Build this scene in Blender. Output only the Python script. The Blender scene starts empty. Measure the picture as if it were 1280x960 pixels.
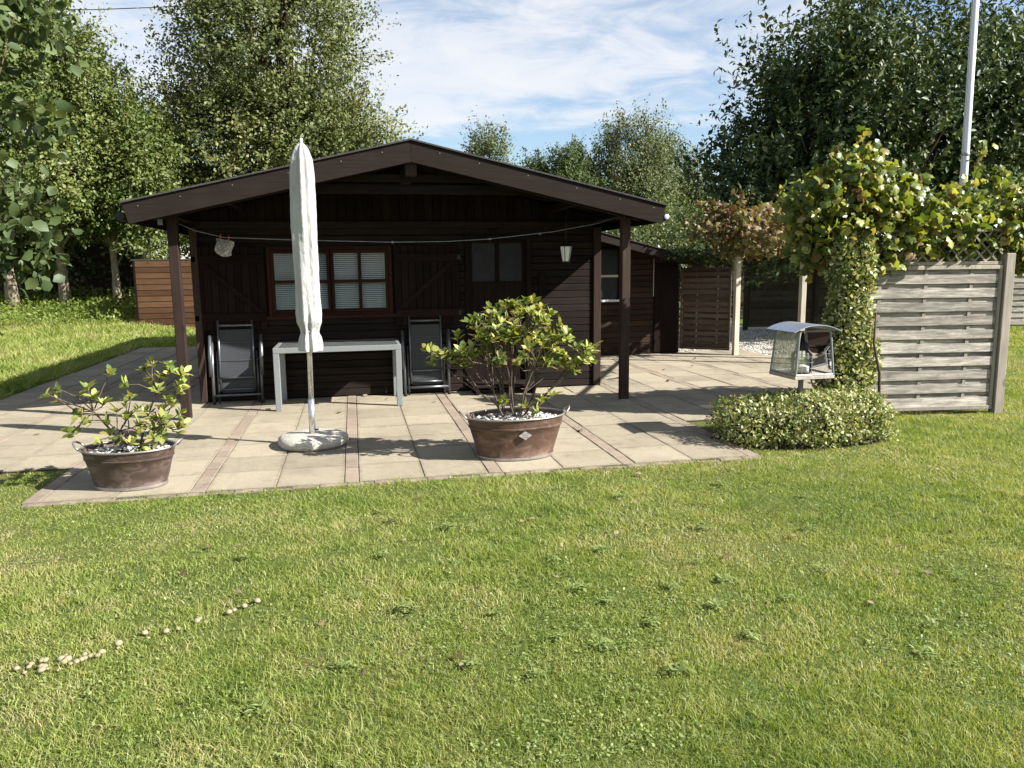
import bpy, math, random
import numpy as np
from mathutils import Vector, Matrix
random.seed(7)
rng = np.random.default_rng(11)
S = bpy.context.scene
COL = S.collection

# ------------------------------------------------------------------ camera
def cam_axes(yaw, pitch, roll):
    cy, sy, cp, sp = math.cos(yaw), math.sin(yaw), math.cos(pitch), math.sin(pitch)
    f = Vector((sy*cp, cy*cp, -sp)); r = Vector((cy, -sy, 0)); u = r.cross(f)
    c, s = math.cos(roll), math.sin(roll)
    return c*r + s*u, -s*r + c*u, f
cr, cu, cf = cam_axes(math.radians(11.571), math.radians(8.669), math.radians(-0.684))
cam = bpy.data.cameras.new('camera'); camo = bpy.data.objects.new('camera', cam); COL.objects.link(camo)
camo.matrix_world = Matrix(((cr.x, cu.x, -cf.x, 0), (cr.y, cu.y, -cf.y, 0), (cr.z, cu.z, -cf.z, 1.6), (0, 0, 0, 1)))
cam.sensor_width = 36; cam.lens = 27.0; cam.clip_start = .05; cam.clip_end = 2000
S.camera = camo
CAM = np.array([0, 0, 1.6])

# ------------------------------------------------------------------ light and sky
SUN = Vector((1, -.54, .797)).normalized()
W = bpy.data.worlds.new('World'); S.world = W; W.use_nodes = True
nt = W.node_tree; nt.nodes.clear()
def wn(t, **k):
    n = nt.nodes.new(t)
    for a, b in k.items(): setattr(n, a, b)
    return n
wo = wn('ShaderNodeOutputWorld'); bg = wn('ShaderNodeBackground'); bg.inputs['Strength'].default_value = .06
sky = wn('ShaderNodeTexSky', sky_type='NISHITA', sun_disc=False)
sky.sun_elevation = math.asin(SUN.z); sky.sun_rotation = math.atan2(SUN.x, SUN.y)
sky.air_density = 1.0; sky.dust_density = .6; sky.ozone_density = 1.5
tc = wn('ShaderNodeTexCoord'); sep = wn('ShaderNodeSeparateXYZ'); nt.links.new(tc.outputs['Generated'], sep.inputs[0])
def wm(op, a, b=None):
    n = wn('ShaderNodeMath', operation=op)
    for i, v in enumerate((a, b)):
        if v is None: continue
        if isinstance(v, (int, float)): n.inputs[i].default_value = v
        else: nt.links.new(v, n.inputs[i])
    return n.outputs[0]
zz = wm('ADD', wm('MAXIMUM', sep.outputs[2], 0.0), .06)
cmb = wn('ShaderNodeCombineXYZ')
nt.links.new(wm('DIVIDE', sep.outputs[0], zz), cmb.inputs[0]); nt.links.new(wm('DIVIDE', sep.outputs[1], zz), cmb.inputs[1])
cmb.inputs[2].default_value = 12.9
def wnoise(scale, detail, rough, dist=0):
    n = wn('ShaderNodeTexNoise'); n.inputs['Scale'].default_value = scale; n.inputs['Detail'].default_value = detail
    n.inputs['Roughness'].default_value = rough; n.inputs['Distortion'].default_value = dist
    nt.links.new(cmb.outputs[0], n.inputs['Vector']); return n.outputs['Fac']
big = wnoise(.42, 3, .5, .4); fine = wnoise(2.6, 7, .62, .5)
SKY_T = (.445, .575)
cov = wm('ADD', wm('MULTIPLY', big, .72), wm('MULTIPLY', fine, .28))
mr = wn('ShaderNodeMapRange', interpolation_type='SMOOTHSTEP'); mr.inputs['From Min'].default_value = SKY_T[0]; mr.inputs['From Max'].default_value = SKY_T[1]
nt.links.new(cov, mr.inputs['Value'])
thin = wm('MULTIPLY', mr.outputs[0], wm('ADD', wm('MULTIPLY', fine, .7), .45))
thin = wm('MINIMUM', thin, .93)
mx = wn('ShaderNodeMix', data_type='RGBA'); nt.links.new(thin, mx.inputs['Factor'])
gain = wn('ShaderNodeMix', data_type='RGBA', blend_type='MULTIPLY'); gain.inputs['Factor'].default_value = 1
nt.links.new(sky.outputs[0], gain.inputs['A']); gain.inputs['B'].default_value = (1, 1, 1, 1)
nt.links.new(gain.outputs['Result'], mx.inputs['A']); mx.inputs['B'].default_value = (5.2, 5.3, 5.5, 1)
nt.links.new(mx.outputs['Result'], bg.inputs['Color']); nt.links.new(bg.outputs[0], wo.inputs['Surface'])
sl = bpy.data.lights.new('sun', 'SUN'); sl.energy = 5.0; sl.angle = math.radians(.53); sl.color = (1, .965, .915)
so = bpy.data.objects.new('sun', sl); COL.objects.link(so); so.rotation_euler = SUN.to_track_quat('Z', 'Y').to_euler()
so.location = (20, -10, 20)
S.view_settings.view_transform = 'Standard'; S.view_settings.look = 'None'
S.view_settings.gamma = 1; S.view_settings.exposure = 1.6
S.render.engine = 'CYCLES'
S.cycles.max_bounces = 6; S.cycles.transparent_max_bounces = 12

# ------------------------------------------------------------------ materials
class NT:
    def __init__(s, name):
        s.m = bpy.data.materials.new(name); s.m.use_nodes = True; s.t = s.m.node_tree; s.t.nodes.clear()
        s.out = s.n('ShaderNodeOutputMaterial')
    def n(s, t, **k):
        x = s.t.nodes.new(t)
        for a, b in k.items(): setattr(x, a, b)
        return x
    def l(s, a, b): s.t.links.new(a, b)
    def put(s, v, inp):
        if isinstance(v, (int, float)): inp.default_value = v
        elif isinstance(v, (tuple, list)): inp.default_value = tuple(v) + ((1,) if len(v) == 3 and inp.type == 'RGBA' else ())
        else: s.l(v, inp)
    def math(s, op, a, b=0., clamp=False):
        x = s.n('ShaderNodeMath', operation=op, use_clamp=clamp); s.put(a, x.inputs[0]); s.put(b, x.inputs[1]); return x.outputs[0]
    def mix(s, f, a, b, bt='MIX'):
        x = s.n('ShaderNodeMix', data_type='RGBA', blend_type=bt); s.put(f, x.inputs['Factor']); s.put(a, x.inputs['A']); s.put(b, x.inputs['B']); return x.outputs['Result']
    def noise(s, vec, scale, detail=4, rough=.55, dist=0):
        x = s.n('ShaderNodeTexNoise'); x.inputs['Scale'].default_value = scale; x.inputs['Detail'].default_value = detail
        x.inputs['Roughness'].default_value = rough; x.inputs['Distortion'].default_value = dist; s.l(vec, x.inputs['Vector']); return x.outputs['Fac']
    def ramp(s, v, stops):
        x = s.n('ShaderNodeValToRGB'); e = x.color_ramp.elements
        while len(e) < len(stops): e.new(.5)
        for i, (p, c) in enumerate(stops): e[i].position = p; e[i].color = (*c, 1) if len(c) == 3 else c
        s.put(v, x.inputs[0]); return x.outputs[0]
    def rng(s, v, a, b, c, d):
        x = s.n('ShaderNodeMapRange'); s.put(v, x.inputs[0])
        for i, q in enumerate((a, b, c, d)): x.inputs[i+1].default_value = q
        return x.outputs[0]
    def obj(s, off=True, scale=(1, 1, 1)):
        c = s.n('ShaderNodeTexCoord'); m = s.n('ShaderNodeMapping'); s.l(c.outputs['Object'], m.inputs[0]); m.inputs['Scale'].default_value = scale
        if off:
            o = s.n('ShaderNodeObjectInfo'); k = s.n('ShaderNodeCombineXYZ')
            for i in range(3): s.l(s.math('MULTIPLY', o.outputs['Random'], 37.+11*i), k.inputs[i])
            s.l(k.outputs[0], m.inputs['Location'])
        return m.outputs[0]
    def pos(s): return s.n('ShaderNodeNewGeometry').outputs['Position']
    def orand(s): return s.n('ShaderNodeObjectInfo').outputs['Random']
    def bump(s, h, strength=.4, dist=.01):
        b = s.n('ShaderNodeBump'); b.inputs['Strength'].default_value = strength; b.inputs['Distance'].default_value = dist; s.l(h, b.inputs['Height']); return b.outputs[0]
    def pbr(s, col, rough=.6, metal=0., spec=.5, normal=None, **k):
        p = s.n('ShaderNodeBsdfPrincipled'); s.put(col, p.inputs['Base Color']); s.put(rough, p.inputs['Roughness']); s.put(metal, p.inputs['Metallic'])
        s.put(spec, p.inputs['Specular IOR Level'])
        if normal is not None: s.l(normal, p.inputs['Normal'])
        for a, b in k.items(): s.put(b, p.inputs[a.replace('_', ' ')])
        return p.outputs[0]
    def done(s, sh): s.l(sh, s.out.inputs['Surface']); return s.m

def mul(c, k): return tuple(min(1, a*k) for a in c)
def wood(name, c, axis='x', contrast=.55, rough=.7, bump=.45, spec=.07, grey=None):
    t = NT(name); sc = {'x': (1.5, 28, 28), 'y': (28, 1.5, 28), 'z': (28, 28, 1.5)}[axis]
    v = t.obj(True, sc); g = t.noise(v, 1.6, 6, .65, .6)
    v2 = t.obj(True, (2.2, 2.2, 2.2) if grey is None else tuple(q**.6*1.6 for q in sc)); lo = t.noise(v2, 1.3 if grey is None else 1.9, 3 if grey is None else 6, .6 if grey is None else .72)
    col = t.ramp(g, [(.25, mul(c, 1-contrast)), (.55, c), (.8, mul(c, 1+contrast))])
    col = t.mix(t.rng(lo, .3 if grey is None else .42, .75 if grey is None else .60, 0, .55 if grey is None else .9), col, mul(c, .55) if grey is None else grey)
    kn = t.noise(t.obj(True, {'x': (.55, 1, 1), 'y': (1, .55, 1), 'z': (1, 1, .55)}[axis]), 5.5, 1.5, .5)
    col = t.mix(t.rng(kn, .70, .76, 0, .7), col, mul(c, .3))
    k = t.rng(t.orand(), 0, 1, .72, 1.28); cc = t.n('ShaderNodeCombineXYZ')
    for i in range(3): t.l(k, cc.inputs[i])
    col = t.mix(1, col, cc.outputs[0], 'MULTIPLY')
    return t.done(t.pbr(col, t.rng(g, .2, .8, rough+.12, rough-.1), 0, spec, t.bump(g, bump, .004)))
def plain(name, c, rough=.5, metal=0, spec=.5, var=.25, scale=12, bump=.15):
    t = NT(name); v = t.obj(True); g = t.noise(v, scale, 5, .6)
    col = t.ramp(g, [(.3, mul(c, 1-var)), (.7, mul(c, 1+var))])
    return t.done(t.pbr(col, t.rng(g, .3, .7, min(1, rough+.1), max(.05, rough-.1)), metal, spec, t.bump(g, bump, .003)))
def leafm(name, stops, rough=.45, trans=.35, spec=.4, patch=None):
    t = NT(name); g = t.n('ShaderNodeNewGeometry')
    r = t.math('FRACT', t.math('ADD', g.outputs['Random Per Island'], t.orand()))
    if patch: r = t.math('ADD', t.math('MULTIPLY', r, .65), t.rng(t.noise(g.outputs['Position'], patch, 3, .5), .35, .65, 0, .35))
    col = t.ramp(r, stops)
    a = t.pbr(col, rough, 0, spec); b = t.n('ShaderNodeBsdfTranslucent'); t.l(t.mix(1, col, (1.25, 1.15, .55), 'MULTIPLY'), b.inputs[0])
    m = t.n('ShaderNodeMixShader'); m.inputs[0].default_value = trans; t.l(a, m.inputs[1]); t.l(b.outputs[0], m.inputs[2])
    return t.done(m.outputs[0])

M = {}
M['cabin'] = wood('cabin_stain', (.018, .0132, .0108), 'x')
M['cabin_y'] = wood('cabin_stain_deep', (.014, .009, .007), 'y')
M['cabin_z'] = wood('cabin_stain_upright', (.013, .008, .0065), 'z')
M['post'] = wood('post_brown', (.038, .0255, .0205), 'z', .3)
M['fascia'] = wood('fascia_brown', (.020, .0148, .0118), 'x', .35)
M['shutter'] = wood('shutter_brown', (.013, .0072, .006), 'z')
M['shutter_x'] = wood('shutter_brown_cross', (.015, .0078, .0062), 'x')
M['winframe'] = wood('window_redbrown', (.030, .0105, .007), 'z', .4, .45)
M['shed'] = wood('shed_cedar', (.082, .044, .023), 'x', .4)
M['annex'] = wood('annex_boards', (.036, .0225, .0165), 'x')
M['gatewood'] = wood('gate_slat_brown', (.10, .075, .058), 'x', .4)
M['fencegrey'] = wood('fence_weathered', (.38, .345, .295), 'x', .6, .8, .7, .2, (.17, .155, .135))
M['fencegrey_z'] = wood('fence_weathered_upright', (.30, .265, .22), 'z', .4, .8, .5, .2)
M['postpale'] = wood('pale_post', (.42, .38, .30), 'z', .35, .8, .4, .2)
M['fencedark'] = wood('fence_dark_green', (.065, .058, .042), 'x', .4)
M['felt'] = plain('roof_felt', (.045, .043, .042), .9, 0, .2, .3, 40, .4)
M['whiteplastic'] = plain('white_plastic', (.5, .51, .53), .4, 0, .5, .05)
M['alu'] = plain('aluminium_grey', (.205, .22, .22), .5, .35, .5, .12, 30)
M['steel'] = plain('steel_pole', (.55, .56, .56), .28, .9, .5, .15, 25)
M['chairframe'] = plain('chair_frame_grey', (.11, .117, .125), .35, .6, .5, .15)
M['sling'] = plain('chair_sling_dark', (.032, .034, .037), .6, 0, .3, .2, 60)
M['tabletop'] = plain('table_top_grey', (.085, .09, .085), .35, .1, .5, .45, 6)
M['black'] = plain('black_metal', (.012, .012, .013), .5, .2, .4, .2)
M['frost'] = plain('lantern_glass_white', (.65, .66, .62), .3, 0, .5, .06)
M['zincroof'] = plain('zinc_sheet', (.42, .46, .54), .36, .75, .5, .12, 18)
M['rope'] = plain('cord_white', (.2, .2, .22), .7)
M['peg'] = plain('peg_red', (.30, .07, .05), .6)
M['blind'] = plain('blind_white', (.72, .74, .76), .45, 0, .4, .04)
M['bark'] = wood('bark_brown', (.11, .085, .06), 'z', .5, .9, .9, .1)
M['birch'] = wood('bark_pale', (.40, .34, .25), 'z', .45, .85, .6, .1, (.16, .13, .09))
M['twig'] = plain('twig_grey', (.085, .066, .05), .8, 0, .2, .35, 40)
M['soil'] = plain('soil_dark', (.035, .026, .02), .95, 0, .1, .4, 30, .8)
M['grape'] = plain('grape_purple', (.022, .012, .03), .35, 0, .5, .3)
M['gravelstone'] = plain('gravel_stone', (.48, .45, .39), .8, 0, .3, .5, 4)
def pebble():
    t = NT('pebble'); g = t.n('ShaderNodeNewGeometry'); c = t.ramp(g.outputs['Random Per Island'], [(0, (.10, .092, .082)), (.35, (.28, .265, .24)), (.7, (.45, .43, .395)), (1, (.62, .6, .56))])
    return t.done(t.pbr(c, .75, 0, .3))
M['pebble'] = pebble()
def cloth():
    t = NT('parasol_cover_cloth'); v = t.obj(False); a = t.noise(t.obj(False, (1, 1, .35)), 22, 5, .6); b = t.noise(v, 160, 2, .5); d = t.noise(t.obj(False, (1, 1, .3)), 5, 3, .5)
    col = t.mix(t.rng(d, .35, .7, 0, .5), (.40, .397, .385), (.25, .244, .222))
    h = t.math('ADD', t.math('MULTIPLY', a, 1.), t.math('MULTIPLY', b, .25))
    return t.done(t.pbr(col, .85, 0, .15, t.bump(h, 1.0, .02)))
M['cloth'] = cloth()
M['bagcloth'] = plain('bag_print_cloth', (.26, .25, .24), .9, 0, .1, .75, 45)
def rustytub(name, c1, c2, c3):
    t = NT(name); v = t.obj(False, (1, 1, 2.2)); a = t.noise(v, 7, 6, .65, .8); b = t.noise(t.obj(False), 38, 4, .6)
    col = t.ramp(a, [(.28, c1), (.5, c2), (.68, c3), (.82, (.30, .26, .225))])
    col = t.mix(t.rng(b, .55, .75, 0, .5), col, mul(c2, .5))
    return t.done(t.pbr(col, t.rng(a, .3, .7, .45, .62), .25, .5, t.bump(b, .3, .003)))
M['tubcopper'] = rustytub('tub_copper_zinc', (.045, .027, .019), (.092, .052, .036), (.155, .10, .074))
M['tubdark'] = rustytub('tub_dark_zinc', (.036, .026, .021), (.072, .048, .039), (.145, .11, .093))
M['tubrim'] = plain('tub_rim_zinc', (.3, .275, .255), .4, .7, .5, .3)
def concrete():
    t = NT('washed_concrete'); v = t.obj(False); a = t.noise(v, 70, 4, .7); b = t.noise(v, 8, 3)
    col = t.ramp(a, [(.3, (.15, .13, .10)), (.5, (.42, .39, .33)), (.7, (.62, .59, .53))]); col = t.mix(t.rng(b, .4, .7, 0, .5), col, (.34, .31, .26))
    return t.done(t.pbr(col, .9, 0, .2, t.bump(a, .9, .012)))
M['concrete'] = concrete()
def slab(name, base, dark, stain, edge=None):
    t = NT(name); p = t.pos(); v = t.obj(True)
    fine = t.noise(v, 95, 4, .8); mid = t.noise(v, 16, 5, .65); lo = t.noise(p, 1.1, 5, .6, .5); lo2 = t.noise(p, 3.3, 5, .7)
    col = t.ramp(fine, [(.3, mul(base, .6)), (.52, base), (.72, mul(base, 1.25))])
    col = t.mix(t.rng(mid, .42, .72, 0, .5), col, dark)
    col = t.mix(t.rng(lo, .48, .70, 0, .65), col, stain)
    col = t.mix(t.rng(lo2, .56, .72, 0, .55), col, mul(dark, .6))
    if edge:
        c2 = t.n('ShaderNodeTexCoord'); sx = t.n('ShaderNodeSeparateXYZ'); t.l(c2.outputs['Object'], sx.inputs[0])
        ex = t.math('MAXIMUM', t.math('DIVIDE', t.math('ABSOLUTE', sx.outputs[0]), edge[0]), t.math('DIVIDE', t.math('ABSOLUTE', sx.outputs[1]), edge[1]))
        ex = t.math('ADD', ex, t.math('MULTIPLY', t.math('SUBTRACT', mid, .5), .28))
        col = t.mix(t.rng(ex, .88, 1.0, 0, .4), col, mul(dark, .55))
    k = t.rng(t.orand(), 0, 1, .88, 1.10); cc = t.n('ShaderNodeCombineXYZ')
    for i in range(3): t.l(k, cc.inputs[i])
    col = t.mix(1, col, cc.outputs[0], 'MULTIPLY')
    return t.done(t.pbr(col, .88, 0, .25, t.bump(t.math('ADD', fine, t.math('MULTIPLY', mid, .8)), .5, .006)))
M['slab'] = slab('paving_slab', (.285, .247, .178), (.21, .18, .126), (.168, .144, .104), (.245, .247))
M['brick'] = slab('paving_brick', (.245, .195, .148), (.19, .152, .115), (.175, .148, .113), (.055, .106))
M['bed'] = plain('joint_sand', (.075, .063, .045), .95, 0, .1, .4, 20)
def ground():
    t = NT('lawn_ground'); p = t.pos(); a = t.noise(p, .55, 5, .6); b = t.noise(p, 30, 4, .7)
    col = t.ramp(a, [(.3, (.06, .095, .018)), (.52, (.10, .12, .03)), (.68, (.15, .125, .06))])
    col = t.mix(t.rng(b, .42, .65, 0, .7), col, (.06, .075, .02))
    return t.done(t.pbr(col, .95, 0, .1, t.bump(b, 1., .03)))
M['ground'] = ground()
def gravelm():
    t = NT('gravel_bed'); p = t.pos(); vo = t.n('ShaderNodeTexVoronoi'); vo.inputs['Scale'].default_value = 38; t.l(p, vo.inputs['Vector'])
    col = t.ramp(t.noise(vo.outputs['Color'], 3, 1), [(.2, (.22, .2, .165)), (.5, (.46, .42, .35)), (.8, (.66, .62, .54))])
    return t.done(t.pbr(col, .9, 0, .2, t.bump(vo.outputs['Distance'], 1., .02)))
M['gravel'] = gravelm()
def grassm(name, stops):
    t = NT(name); g = t.n('ShaderNodeNewGeometry'); p = g.outputs['Position']
    n1 = t.noise(p, .8, 4, .6, .3); n2 = t.noise(p, 4.5, 3, .6)
    r = t.math('ADD', t.math('MULTIPLY', g.outputs['Random Per Island'], .42), t.math('ADD', t.rng(n1, .35, .65, 0, .36), t.rng(n2, .32, .68, 0, .26)))
    col = t.ramp(r, stops)
    a = t.pbr(col, .5, 0, .35); b = t.n('ShaderNodeBsdfTranslucent'); t.l(t.mix(1, col, (1.2, 1.15, .5), 'MULTIPLY'), b.inputs[0])
    m = t.n('ShaderNodeMixShader'); m.inputs[0].default_value = .45; t.l(a, m.inputs[1]); t.l(b.outputs[0], m.inputs[2])
    return t.done(m.outputs[0])
M['grass'] = grassm('lawn_blades', [(.08, (.065, .12, .018)), (.28, (.15, .215, .034)), (.47, (.235, .29, .06)), (.66, (.335, .355, .115)), (.86, (.46, .40, .225))])
def glassm(name, tint=(1, 1, 1), gl=.04, rough=.02):
    t = NT(name); tr = t.n('ShaderNodeBsdfTransparent'); tr.inputs[0].default_value = (*tint, 1)
    gb = t.n('ShaderNodeBsdfGlossy'); gb.inputs['Roughness'].default_value = rough
    fr = t.n('ShaderNodeFresnel'); fr.inputs[0].default_value = 1.28
    m = t.n('ShaderNodeMixShader'); t.l(t.math('ADD', fr.outputs[0], gl, True), m.inputs[0]); t.l(tr.outputs[0], m.inputs[1]); t.l(gb.outputs[0], m.inputs[2])
    return t.done(m.outputs[0])
M['glass'] = glassm('window_glass', (.9, .92, .92), .005)
def dirtyglass():
    t = NT('mossy_glass'); v = t.obj(False); a = t.noise(v, 35, 5, .7); tr = t.n('ShaderNodeBsdfTransparent'); tr.inputs[0].default_value = (.85, .87, .8, 1)
    d = t.pbr(t.ramp(t.noise(v, 14, 4), [(.3, (.20, .21, .15)), (.7, (.48, .47, .36))]), .4, 0, .5)
    m = t.n('ShaderNodeMixShader'); t.l(t.rng(a, .35, .65, .55, .95), m.inputs[0]); t.l(tr.outputs[0], m.inputs[1]); t.l(d, m.inputs[2]); return t.done(m.outputs[0])
M['mossglass'] = dirtyglass()
M['doorpane'] = plain('door_pane_curtained', (.02, .02, .021), .5, 0, .15, .1)
# foliage
M['l_birch'] = leafm('leaf_birch', [(0, (.055, .085, .022)), (.5, (.10, .135, .032)), (.85, (.16, .185, .05)), (1, (.26, .24, .08))], .5, .28, .3, .5)
M['l_alder'] = leafm('leaf_big_tree', [(0, (.055, .078, .026)), (.45, (.10, .125, .04)), (.8, (.16, .17, .056)), (1, (.24, .215, .085))], .5, .28, .3, .35)
M['l_dark'] = leafm('leaf_pear_dark', [(0, (.024, .044, .016)), (.6, (.05, .078, .026)), (.9, (.09, .12, .036)), (1, (.15, .165, .055))], .5, .2, .25)
M['l_hazel'] = leafm('leaf_hazel', [(0, (.045, .072, .026)), (.6, (.075, .105, .036)), (1, (.12, .15, .055))], .5, .3, .3)
M['l_willow'] = leafm('leaf_silver', [(0, (.055, .078, .034)), (.5, (.10, .125, .052)), (1, (.18, .19, .085))], .55, .25, .2)
M['l_round'] = leafm('leaf_dense', [(0, (.03, .055, .016)), (.6, (.062, .092, .026)), (1, (.11, .14, .04))], .55, .25, .2)
M['l_hedge'] = leafm('leaf_hedge', [(0, (.035, .055, .016)), (.6, (.075, .10, .03)), (1, (.15, .16, .06))], .45, .3)
M['l_rhodo'] = leafm('leaf_rhododendron', [(0, (.055, .095, .022)), (.3, (.15, .20, .042)), (.65, (.28, .305, .075)), (.96, (.39, .375, .13)), (1, (.22, .15, .06))], .48, .35, .28)
M['l_varieg'] = leafm('leaf_variegated', [(0, (.06, .10, .025)), (.3, (.14, .19, .045)), (.55, (.24, .26, .08)), (.8, (.40, .385, .17)), (1, (.52, .49, .30))], .45, .25, .4)
M['l_vine'] = leafm('leaf_vine', [(0, (.05, .085, .016)), (.35, (.11, .155, .026)), (.65, (.21, .24, .04)), (.86, (.33, .32, .075)), (.95, (.22, .17, .055)), (1, (.15, .075, .03))], .42, .4, .45)
M['l_autumn'] = leafm('leaf_vine_autumn', [(0, (.07, .075, .022)), (.3, (.13, .115, .036)), (.6, (.16, .105, .045)), (.8, (.11, .06, .03)), (1, (.25, .22, .06))], .5, .35, .35)
M['l_weed'] = leafm('leaf_weed', [(0, (.09, .135, .035)), (.5, (.17, .225, .06)), (1, (.25, .29, .11))], .5, .25, .35)
M['l_under'] = leafm('leaf_undergrowth', [(0, (.06, .10, .018)), (.5, (.13, .18, .03)), (.85, (.22, .24, .05)), (1, (.28, .24, .09))], .5, .35, .3, .6)
M['l_dead'] = leafm('leaf_dead', [(0, (.07, .045, .025)), (.4, (.15, .11, .07)), (.8, (.24, .195, .125)), (1, (.2, .09, .035))], .8, .15, .2)
M['mush'] = plain('mushroom_cream', (.24, .20, .125), .7, 0, .3, .2, 30)

# ------------------------------------------------------------------ mesh helpers
def link(o, parent=None):
    COL.objects.link(o)
    if parent: o.parent = parent
    return o
def tag(o, label=None, cat=None, group=None, kind=None):
    if label: o['label'] = label
    if cat: o['category'] = cat
    if group: o['group'] = group
    if kind: o['kind'] = kind
    return o
def empty(name, loc, label, cat, group=None, rz=0):
    o = bpy.data.objects.new(name, None); o.location = loc; o.rotation_euler = (0, 0, rz); o.empty_display_size = .1
    link(o); return tag(o, label, cat, group)
class MB:
    def __init__(s): s.v = []; s.f = []
    def add(s, vs, fs): n = len(s.v); s.v += [tuple(map(float, q)) for q in vs]; s.f += [tuple(i+n for i in q) for q in fs]; return s
    def box(s, x0, x1, y0, y1, z0, z1, c=0.0):
        if c <= 0:
            return s.add([(x0,y0,z0),(x1,y0,z0),(x1,y1,z0),(x0,y1,z0),(x0,y0,z1),(x1,y0,z1),(x1,y1,z1),(x0,y1,z1)],
                [(3,2,1,0),(4,5,6,7),(0,1,5,4),(1,2,6,5),(2,3,7,6),(3,0,4,7)])
        # chamfered box: 24 verts
        vs = []; idx = {}
        X = ((x0, c), (x1, -c)); Yv = ((y0, c), (y1, -c)); Z = ((z0, c), (z1, -c))
        for i in (0, 1):
            for j in (0, 1):
                for k in (0, 1):
                    for a in range(3):
                        p = [X[i][0], Yv[j][0], Z[k][0]]; d = [X[i][1], Yv[j][1], Z[k][1]]
                        for b in range(3):
                            if b != a: p[b] += d[b]
                        idx[i, j, k, a] = len(vs); vs.append(p)
        fs = []
        for a in range(3):
            b, cc = (a+1) % 3, (a+2) % 3
            for s0 in (0, 1):
                q = []
                for u, w in ((0,0),(1,0),(1,1),(0,1)):
                    t = [0,0,0]; t[a] = s0; t[b] = u; t[cc] = w; q.append(idx[t[0], t[1], t[2], a])
                fs.append(tuple(q if s0 else q[::-1]))
            for u in (0, 1):
                for w in (0, 1):
                    t0 = [0,0,0]; t0[b] = u; t0[cc] = w; t1 = t0[:]; t1[a] = 1
                    q = (idx[(*t0, b)], idx[(*t1, b)], idx[(*t1, cc)], idx[(*t0, cc)])
                    fs.append(q if (u == w) else q[::-1])
        for i in (0, 1):
            for j in (0, 1):
                for k in (0, 1):
                    q = tuple(idx[i, j, k, a] for a in range(3)); fs.append(q if (i+j+k) % 2 else q[::-1])
        return s.add(vs, fs)
    def prism(s, poly, axis, a, b):
        """poly of 2D points; axis 'y': points are (x,z); 'x': (y,z); 'z': (x,y)"""
        def P(p, t): return {'y': (p[0], t, p[1]), 'x': (t, p[0], p[1]), 'z': (p[0], p[1], t)}[axis]
        n = len(poly); vs = [P(p, a) for p in poly] + [P(p, b) for p in poly]
        fs = [tuple(range(n)), tuple(range(2*n-1, n-1, -1))] + [(i, i+n, (i+1) % n+n, (i+1) % n) for i in range(n)]
        return s.add(vs, fs)
    def tube(s, pts, rad, n=8, cap=True):
        pts = [np.array(p, float) for p in pts]; k = len(pts)
        rad = rad if hasattr(rad, '__len__') else [rad]*k
        vs = []; ref = None
        for i in range(k):
            d = pts[min(i+1, k-1)] - pts[max(i-1, 0)]; d = d/(np.linalg.norm(d)+1e-9)
            if ref is None: ref = np.array([0, 0, 1.]) if abs(d[2]) < .9 else np.array([1., 0, 0])
            u = np.cross(ref, d); u /= np.linalg.norm(u)+1e-9; w = np.cross(d, u); ref = w if abs(np.dot(w, d)) < .9 else ref
            ref = np.cross(d, u)
            for j in range(n):
                t = 2*math.pi*j/n; vs.append(pts[i] + rad[i]*(math.cos(t)*u + math.sin(t)*ref))
        fs = [(i*n+j, i*n+(j+1) % n, (i+1)*n+(j+1) % n, (i+1)*n+j) for i in range(k-1) for j in range(n)]
        if cap: fs += [tuple(range(n-1, -1, -1)), tuple(range((k-1)*n, k*n))]
        return s.add(vs, fs)
    def lathe(s, prof, n=24, sx=1, sy=1, c=(0, 0, 0), fn=None, capb=True, capt=True):
        vs = []
        for r, z in prof:
            for j in range(n):
                t = 2*math.pi*j/n; q = fn(t, z) if fn else 1
                vs.append((c[0]+r*q*sx*math.cos(t), c[1]+r*q*sy*math.sin(t), c[2]+z))
        k = len(prof); fs = [(i*n+j, i*n+(j+1) % n, (i+1)*n+(j+1) % n, (i+1)*n+j) for i in range(k-1) for j in range(n)]
        if capb: fs.append(tuple(range(n-1, -1, -1)))
        if capt: fs.append(tuple(range((k-1)*n, k*n)))
        return s.add(vs, fs)
    def xf(s, m): s.v = [tuple(m @ Vector(p)) for p in s.v]; return s
    def mesh(s, name, mat, smooth=False):
        me = bpy.data.meshes.new(name); me.from_pydata(s.v, [], s.f)
        if mat: me.materials.append(M[mat] if isinstance(mat, str) else mat)
        if smooth: me.shade_smooth() if smooth is True else (me.shade_smooth(), me.set_sharp_from_angle(angle=math.radians(smooth)))
        return me
    def build(s, name, mat, parent=None, smooth=False, local=True):
        """vertices are in the parent's local space"""
        return link(bpy.data.objects.new(name, s.mesh(name, mat, smooth)), parent)
def part(name, mat, parent, *box, c=.003):
    return MB().box(*box, c=c).build(name, mat, parent)
def inst(name, me, parent, loc, rot=(0, 0, 0), sc=(1, 1, 1)):
    o = bpy.data.objects.new(name, me); o.location = loc; o.rotation_euler = rot; o.scale = sc; return link(o, parent)
def npmesh(name, V, F, mat, smooth=False):
    """V (n,3); F (m,k) one polygon size"""
    me = bpy.data.meshes.new(name); V = np.ascontiguousarray(V, np.float32); F = np.ascontiguousarray(F, np.int32); m, k = F.shape
    me.vertices.add(len(V)); me.vertices.foreach_set('co', V.ravel())
    me.loops.add(m*k); me.loops.foreach_set('vertex_index', F.ravel())
    me.polygons.add(m); me.polygons.foreach_set('loop_start', np.arange(0, m*k, k, dtype=np.int32))
    me.update(calc_edges=True); me.materials.append(M[mat])
    if smooth: me.shade_smooth()
    return me
def nrm(a): return a/(np.linalg.norm(a, axis=-1, keepdims=True)+1e-9)
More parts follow.
